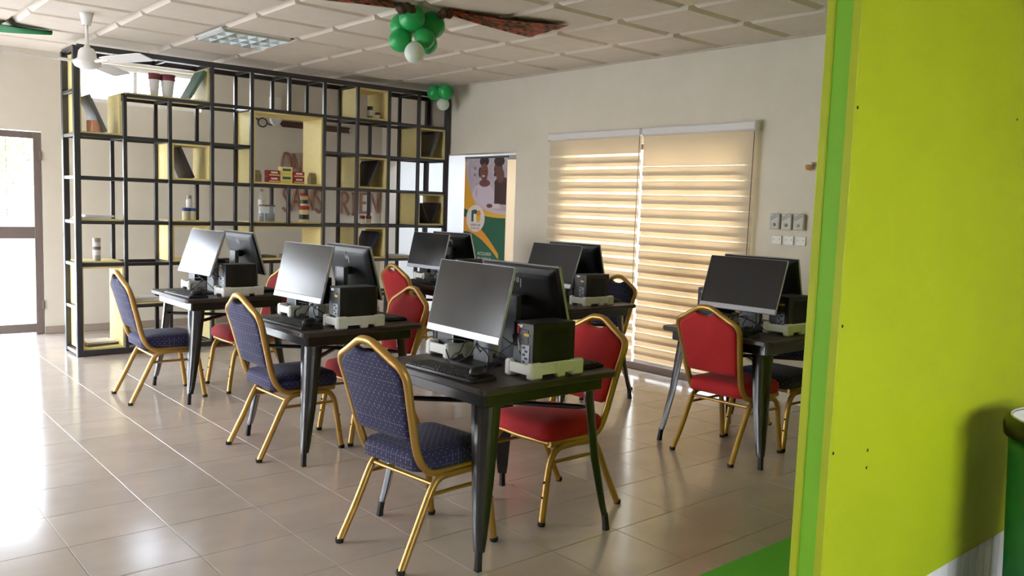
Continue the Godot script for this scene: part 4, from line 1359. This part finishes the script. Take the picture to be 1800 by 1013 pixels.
func make_chair(called: String, label: String, cloth: Material, group: String) -> Node3D:
	# looks towards +x
	var t := thing(called, label, "chair", Vector3.ZERO, 0, group)
	# legs, one bent tube on each side with its feet
	for s in [-1, 1]:
		var z: float = 0.205 * s
		var leg := smooth_path([Vector3(-0.256, 0.004, z * 1.03), Vector3(-0.176, 0.16, z), Vector3(-0.102, 0.31, z), Vector3(-0.06, 0.348, z), Vector3(-0.02, 0.355, z), Vector3(0.10, 0.356, z), Vector3(0.165, 0.345, z), Vector3(0.203, 0.30, z), Vector3(0.225, 0.2, z), Vector3(0.255, 0.004, z * 1.03)], 4)
		var o := part(t, "side_leg_tube", tube(leg, 0.016, 8, 1.0), M.gold)
		for f in [Vector3(-0.256, 0, z * 1.03), Vector3(0.255, 0, z * 1.03)]:
			part(o, "foot_cap", lathe([Vector2(0, 0), Vector2(0.017, 0), Vector2(0.0185, 0.012), Vector2(0.017, 0.02)], 10), M.rubber, f)
		part(t, "side_stretcher", tube([Vector3(-0.114, 0.287, z), Vector3(0.207, 0.287, z)], 0.009, 6), M.gold)
		for q in [[0.228, 0.2], [0.237, 0.13]]:
			part(t, "bumper", lathe([Vector2(0.006, 0), Vector2(0.005, 0.006), Vector2(0, 0.007)], 8), M.rubber, Vector3(q[0] + 0.012, q[1], z), Basis(Vector3(0, 0, 1), -PI / 2))
	part(t, "cross_rail", tube([Vector3(-0.09, 0.325, -0.2), Vector3(-0.09, 0.325, 0.2)], 0.01, 6), M.gold)
	part(t, "cross_rail", tube([Vector3(0.13, 0.35, -0.2), Vector3(0.13, 0.35, 0.2)], 0.01, 6), M.gold)
	# seat frame and back frame: one bent tube
	var half := [Vector3(0.21, 0.372, 0.192), Vector3(0.05, 0.37, 0.192), Vector3(-0.07, 0.37, 0.19), Vector3(-0.125, 0.395, 0.188), Vector3(back_x(0.468), 0.468, 0.187), Vector3(back_x(0.628), 0.628, 0.2), Vector3(back_x(0.75), 0.75, 0.213), Vector3(back_x(0.79), 0.79, 0.213), Vector3(back_x(0.82), 0.82, 0.196), Vector3(back_x(0.842), 0.842, 0.155), Vector3(back_x(0.872), 0.872, 0.1), Vector3(back_x(0.9), 0.9, 0.048), Vector3(back_x(0.907), 0.907, 0.02)]
	var loop := []
	for p in half: loop.append(p)
	for i in range(half.size() - 1, -1, -1): loop.append(Vector3(half[i].x, half[i].y, -half[i].z))
	part(t, "back_frame", tube(smooth_path(loop, 4), 0.0175, 8), M.gold)
	part(t, "seat_front_rail", tube([Vector3(0.205, 0.372, -0.19), Vector3(0.222, 0.372, 0.0), Vector3(0.205, 0.372, 0.19)], 0.012, 6), M.gold)
	# seat
	var rings := []
	for l in [[0.03, 0.374], [0.0, 0.385], [-0.003, 0.41], [0.0, 0.44], [0.014, 0.456], [0.045, 0.466], [0.09, 0.471]]:
		var ring := rounded_rect(0.205 - l[0], 0.21 - l[0], 0.06 - l[0] * 0.5, l[1], 5, Vector2(0.035, 0))
		for i in ring.size():
			ring[i].z *= 0.93 + 0.07 * clampf((ring[i].x + 0.17) / 0.4, 0, 1)
		rings.append(ring)
	part(t, "seat", loft(rings), cloth)
	# back pad
	var hp := [[0.0, 0.512], [0.09, 0.512], [0.16, 0.513], [0.171, 0.525], [0.176, 0.56], [0.186, 0.65], [0.195, 0.74], [0.196, 0.78], [0.185, 0.805], [0.155, 0.826], [0.1, 0.856], [0.07, 0.872], [0.055, 0.866], [0.03, 0.857], [0.0, 0.857]]
	var outline := []
	for p in hp: outline.append(Vector2(p[0], p[1]))
	for i in range(hp.size() - 2, 0, -1): outline.append(Vector2(-hp[i][0], hp[i][1]))
	var pr := []
	for l in [[0.02, -0.022], [0.0, -0.016], [0.0, 0.016], [0.012, 0.026], [0.05, 0.033], [0.1, 0.036]]:
		var ring := []
		var k: float = 1.0 - l[0] / 0.19
		for p in outline:
			var y: float = 0.675 + (p.y - 0.675) * k
			ring.append(Vector3(back_x(y) + l[1], y, p.x * k))
		pr.append(ring)
	part(t, "backrest", loft(pr), cloth)
	return t

func build_chairs() -> void:
	var gb := "blue banquet chairs"
	var gr := "red banquet chairs"
	var blue := make_chair("blue_banquet_chair", "blue dotted chair with gold frame at the end desk of its row", M.blue_cloth, gb)
	blue.position = Vector3(1.996, 0, -2.9)
	blue.rotation.y = deg_to_rad(5.0)
	copy_of(blue, Vector3(2.158, 0, -4.53), 0.0, "blue dotted chair with gold frame at the middle desk of its row")
	copy_of(blue, Vector3(1.975, 0, -6.205), deg_to_rad(-1.0), "blue dotted chair with gold frame beside the shelving")
	copy_of(blue, Vector3(4.88, 0, -4.68), PI, "dark blue chair with gold frame close to the striped blinds")
	copy_of(blue, Vector3(4.86, 0, -2.96), PI, "dark blue chair with gold frame between the wall sockets and their desk")
	var red := make_chair("red_banquet_chair", "red chair with gold frame facing the blue chair at the end desk", M.red_cloth, gr)
	red.position = Vector3(2.81, 0, -2.93)
	red.rotation.y = PI
	copy_of(red, Vector3(2.735, 0, -4.52), PI - deg_to_rad(2.0), "red chair with gold frame facing the blue chair at the middle desk")
	copy_of(red, Vector3(2.66, 0, -6.21), PI, "red chair with gold frame at the desk beside the shelving")
	copy_of(red, Vector3(4.24, 0, -6.22), 0.0, "red chair with gold frame at the desk in front of the banner")
	copy_of(red, Vector3(4.31, 0, -2.955), 0.0, "red chair with gold frame at the desk below the wall sockets")
	copy_of(red, Vector3(4.275, 0, -4.64), 0.0, "red chair with gold frame at the desk beside the striped blinds")

# ------------------------------------------------------------------ ceiling things
func balloon(at: Vector3, r: float, down: Vector3, m: Material, label: String, group: String, called: String) -> void:
	var t := thing(called, label, "balloon", at, 0, group)
	var prof := []
	for k in 17:
		var a := PI * k / 16.0
		var y := -cos(a)
		var s := sin(a) * (1.0 - 0.1 * maxf(y, 0.0) * y)
		prof.append(Vector2(maxf(s * r, 0.0), y * r * (1.12 if y > 0 else 1.0)))
	var b := Basis(Quaternion(Vector3.DOWN, down.normalized()))
	part(t, "skin", lathe(prof, 24), m, Vector3.ZERO, b)
	part(t, "knot", lathe([Vector2(0.002, 0), Vector2(0.008, 0.004), Vector2(0.003, 0.012), Vector2(0.01, 0.022)], 8), m, b * Vector3(0, r * 1.11, 0), b)

func cloth_fan(called: String, label: String, tip: Vector3, e0: Vector3, e1: Vector3, m: Material, tip_w: float, folds: int) -> void:
	# a length of cloth gathered at the tip and spread out to the edge e0-e1, pinned under the ceiling
	var st := begin()
	var across := (e1 - e0).normalized()
	var nu := folds * 4
	var nv := 10
	var th := 0.003
	var grid := []
	for v in nv + 1:
		var row := []
		var f := float(v) / nv
		for u in nu + 1:
			var s := float(u) / nu
			var a := tip + across * (s - 0.5) * tip_w
			var b := e0.lerp(e1, s)
			var p := a.lerp(b, f)
			p.y += sin(s * folds * TAU) * 0.014 * (1.0 - 0.75 * f) - sin(f * PI) * 0.012
			row.append(p)
		grid.append(row)
	st.set_smooth_group(0)
	for side in 2:
		var d := Vector3(0, th if side == 0 else 0.0, 0)
		for v in nv:
			for u in nu:
				var ids := [[v, u], [v, u + 1], [v + 1, u + 1], [v, u], [v + 1, u + 1], [v + 1, u]]
				if side == 1: ids = [[v, u], [v + 1, u + 1], [v, u + 1], [v, u], [v + 1, u], [v + 1, u + 1]]
				for q in ids:
					st.set_uv(Vector2(float(q[1]) / nu * 1.2, float(q[0]) / nv * 1.5))
					st.add_vertex(grid[q[0]][q[1]] + d)
	solo(called, label, "decoration", done(st), m, Vector3.ZERO, Basis.IDENTITY, "cloth decorations under the ceiling")

func build_ceiling_things() -> void:
	var under := TOP - 0.026
	# fan
	var f := thing("ceiling_fan", "white three-blade ceiling fan hanging near the shelving", "fan", Vector3(1.73, under, -7.05))
	part(f, "canopy", lathe([Vector2(0.028, -0.10), Vector2(0.034, -0.085), Vector2(0.042, -0.04), Vector2(0.05, -0.002), Vector2(0.0, 0.0)], 20), M.fan_white)
	part(f, "rod", tube([Vector3(0, -0.09, 0), Vector3(0, -0.26, 0)], 0.012, 10), M.fan_white)
	part(f, "motor", lathe([Vector2(0, -0.42), Vector2(0.05, -0.42), Vector2(0.085, -0.405), Vector2(0.1, -0.38), Vector2(0.098, -0.365), Vector2(0.068, -0.345), Vector2(0.06, -0.29), Vector2(0.045, -0.27), Vector2(0.025, -0.262), Vector2(0.015, -0.24), Vector2(0, -0.24)], 28), M.fan_white)
	for k in 3:
		var a := deg_to_rad(67.7 + 120.0 * k)
		var dir := Vector3(cos(a), 0, sin(a))
		var side := Vector3(-dir.z, 0.22, dir.x).normalized()
		var rings := []
		for l in [[0.2, 0.05], [0.3, 0.062], [0.62, 0.07], [0.66, 0.06]]:
			var c: Vector3 = dir * l[0] + Vector3(0, -0.365, 0)
			var up := side.cross(dir).normalized() * 0.003
			rings.append([c + side * l[1] + up, c - side * l[1] + up, c - side * l[1] - up, c + side * l[1] - up])
		var bl := part(f, "blade", loft(rings, false), M.fan_blade)
		part(bl, "bracket", tube([dir * 0.08 + Vector3(0, -0.37, 0), dir * 0.24 + Vector3(0, -0.363, 0)], 0.012, 6), M.fan_white)
	# recessed light fitting
	var l := thing("ceiling_light", "square recessed ceiling light fitting with shiny louvres", "ceiling light", Vector3(2.96, TOP - 0.03, -7.065))
	var fr := begin()
	for k in 4:
		var b := Basis(Vector3.UP, k * PI / 2)
		add_box(fr, b * Vector3(0.295, 0, 0), Vector3(0.03, 0.012, 0.62), 0.003, b)
	part(l, "frame", done(fr), M.white_plastic)
	part(l, "tray", box(Vector3(0.56, 0.006, 0.56)), M.tube_white, Vector3(0, 0.026, 0))
	for k in 4:
		part(l, "fluorescent_tube", tube([Vector3(-0.21 + 0.14 * k, 0.014, -0.27), Vector3(-0.21 + 0.14 * k, 0.014, 0.27)], 0.008, 8), M.lamp_glow)
	var vee := PackedVector2Array([Vector2(-0.003, -0.018), Vector2(0.003, -0.018), Vector2(0.016, 0.024), Vector2(-0.016, 0.024)])
	var lx := begin()
	add_prism(lx, vee, -0.28, 0.28, Transform3D(Basis(Vector3.UP, PI / 2), Vector3.ZERO))
	var louvre_x := done(lx)
	var louvre_z := prism(vee, -0.28, 0.28)
	var al := AreaLight3D.new()
	al.name = "ceiling_light_glow"
	l.add_child(al)
	al.area_size = Vector2(0.54, 0.54)
	al.rotation.x = -PI / 2
	al.position.y = -0.03
	al.light_color = Color(0.9, 0.97, 1.0)
	al.light_energy = 0.3
	al.shadow_enabled = true
	al.area_range = 20.0
	for k in 4:
		part(l, "louvre", louvre_x, M.louvre, Vector3(0, -0.008, -0.279 + 0.186 * k))
	for k in 7:
		part(l, "louvre", louvre_z, M.louvre, Vector3(-0.279 + 0.093 * k, -0.008, 0))
	# balloons
	var g := "balloon bunch on the ceiling cloth"
	var c := Vector3(3.32, 2.78, -4.98)
	var bl := [[3.317, 2.687, -5.145, 0.096], [3.264, 2.711, -4.956, 0.089], [3.476, 2.705, -5.024, 0.094], [3.219, 2.565, -5.028, 0.079], [3.322, 2.575, -4.887, 0.071], [3.417, 2.568, -4.989, 0.072]]
	var bn := ["green balloon at the shelving side of the ceiling bunch", "green balloon uppermost in the ceiling bunch", "large green balloon beside the patterned cloth fan", "green balloon low on the shelving side of the bunch", "small green balloon just above the white one in the bunch", "small green balloon behind its twin low in the bunch"]
	for k in 6:
		var p := Vector3(bl[k][0], bl[k][1], bl[k][2])
		balloon(p, bl[k][3], p - c, M.balloon_green, bn[k], g, "green_balloon")
	balloon(Vector3(3.238, 2.466, -4.876), 0.069, Vector3(0, -1, 0), M.balloon_white, "white balloon hanging lowest in the ceiling bunch", g, "white_balloon")
	var g2 := "balloon bunch in the corner above the shelving"
	balloon(Vector3(5.527, 2.695, -7.9), 0.085, Vector3(-1, -0.6, 0), M.balloon_green, "green balloon in front of the shelving's top corner", g2, "green_balloon")
	balloon(Vector3(5.554, 2.692, -7.721), 0.086, Vector3(1, -0.5, 0), M.balloon_green, "green balloon against the wall above the wide opening", g2, "green_balloon")
	balloon(Vector3(5.63, 2.58, -7.88), 0.072, Vector3(0, -1, 0), M.balloon_white, "white balloon of the corner bunch above the wide opening", g2, "white_balloon")
	# cloth
	cloth_fan("patterned_cloth", "brown and green patterned cloth fan pointing to the blinds", Vector3(3.47, 2.775, -4.83), Vector3(4.32, 2.77, -4.507), Vector3(4.407, 2.77, -5.041), M.kente, 0.05, 3)
	cloth_fan("patterned_cloth", "brown and green patterned cloth fan pointing away from the blinds", Vector3(3.14, 2.775, -4.97), Vector3(2.3, 2.77, -5.28), Vector3(2.3, 2.77, -4.75), M.kente, 0.05, 3)
	var bow := thing("cloth_knot", "gathered knot of patterned cloth beside the balloons", "decoration", Vector3(3.2, 2.765, -4.93), 0, "cloth decorations under the ceiling")
	for k in 7:
		var a := TAU * k / 7
		part(bow, "ruffle", lathe([Vector2(0.004, -0.03), Vector2(0.03, -0.02), Vector2(0.036, 0.0), Vector2(0.022, 0.022), Vector2(0.0, 0.026)], 8), M.kente, Vector3(cos(a) * 0.045, -0.015 * (k % 2), sin(a) * 0.035), Basis(Vector3(sin(a), 0.2, cos(a)).normalized(), 0.8))
	var bow2 := thing("cloth_knot", "gathered knot of patterned cloth at the fan pointing to the blinds", "decoration", Vector3(3.46, 2.765, -4.84), 0, "cloth decorations under the ceiling")
	for k in 5:
		var a := TAU * k / 5
		part(bow2, "ruffle", lathe([Vector2(0.004, -0.03), Vector2(0.028, -0.02), Vector2(0.032, 0.0), Vector2(0.02, 0.022), Vector2(0.0, 0.026)], 8), M.kente, Vector3(cos(a) * 0.025, -0.012 * (k % 2), sin(a) * 0.03), Basis(Vector3(sin(a), 0.2, cos(a)).normalized(), 0.8))
	cloth_fan("green_cloth", "green cloth fan under the ceiling by the glazed door", Vector3(1.70, 2.77, -8.02), Vector3(0.95, 2.76, -7.75), Vector3(0.95, 2.76, -8.4), M.ribbon_green, 0.04, 3)

# ------------------------------------------------------------------ banner
func build_banner() -> void:
	var x := 6.08
	var z0 := -8.02
	var z1 := -7.245
	var t := thing("rollup_banner", "tall printed roll-up banner standing in the wide opening", "banner", Vector3(x, 0, (z0 + z1) / 2), -PI / 2)
	var w := z1 - z0
	part(t, "base", box(Vector3(w + 0.03, 0.09, 0.1), 0.02), M.silver, Vector3(0, 0.045, -0.03))
	part(t, "foot", box(Vector3(0.05, 0.014, 0.34), 0.004), M.silver, Vector3(-0.25, 0.007, -0.03))
	part(t, "foot", box(Vector3(0.05, 0.014, 0.34), 0.004), M.silver, Vector3(0.25, 0.007, -0.03))
	part(t, "pole", tube([Vector3(0, 0.08, -0.03), Vector3(0, 2.0, -0.03)], 0.009, 8), M.silver)
	part(t, "top_rail", box(Vector3(w + 0.02, 0.028, 0.024), 0.006), M.stand_grey, Vector3(0, 2.008, -0.004))
	var sh := part(t, "printed_sheet", sheet(w, 1.92), M.banner, Vector3(0, 1.04, 0.004))
	part(t, "sheet_back", box(Vector3(w, 1.92, 0.001)), M.paper, Vector3(0, 1.04, 0.0))
	var lines := [["HUMEN-LAB", 0.29, 0.404, 0.034, M.book_dark], ["Burée Lab", 0.29, 0.423, 0.036, M.carton_red], ["ACCELERER", 0.53, 0.575, 0.05, M.paper], ["les projets et", 0.53, 0.602, 0.042, M.paper], ["l'innovation", 0.51, 0.628, 0.042, M.paper]]
	var font := SystemFont.new()
	font.font_names = PackedStringArray(["Droid Sans"])
	for q in lines:
		var tm := TextMesh.new()
		tm.text = q[0]
		tm.font = font
		tm.font_size = 64
		tm.pixel_size = q[3] / 64.0
		tm.depth = 0.0006
		part(sh, "print_text", tm, q[4], Vector3((q[1] - 0.5) * w, (0.5 - q[2]) * 1.92, 0.0005))
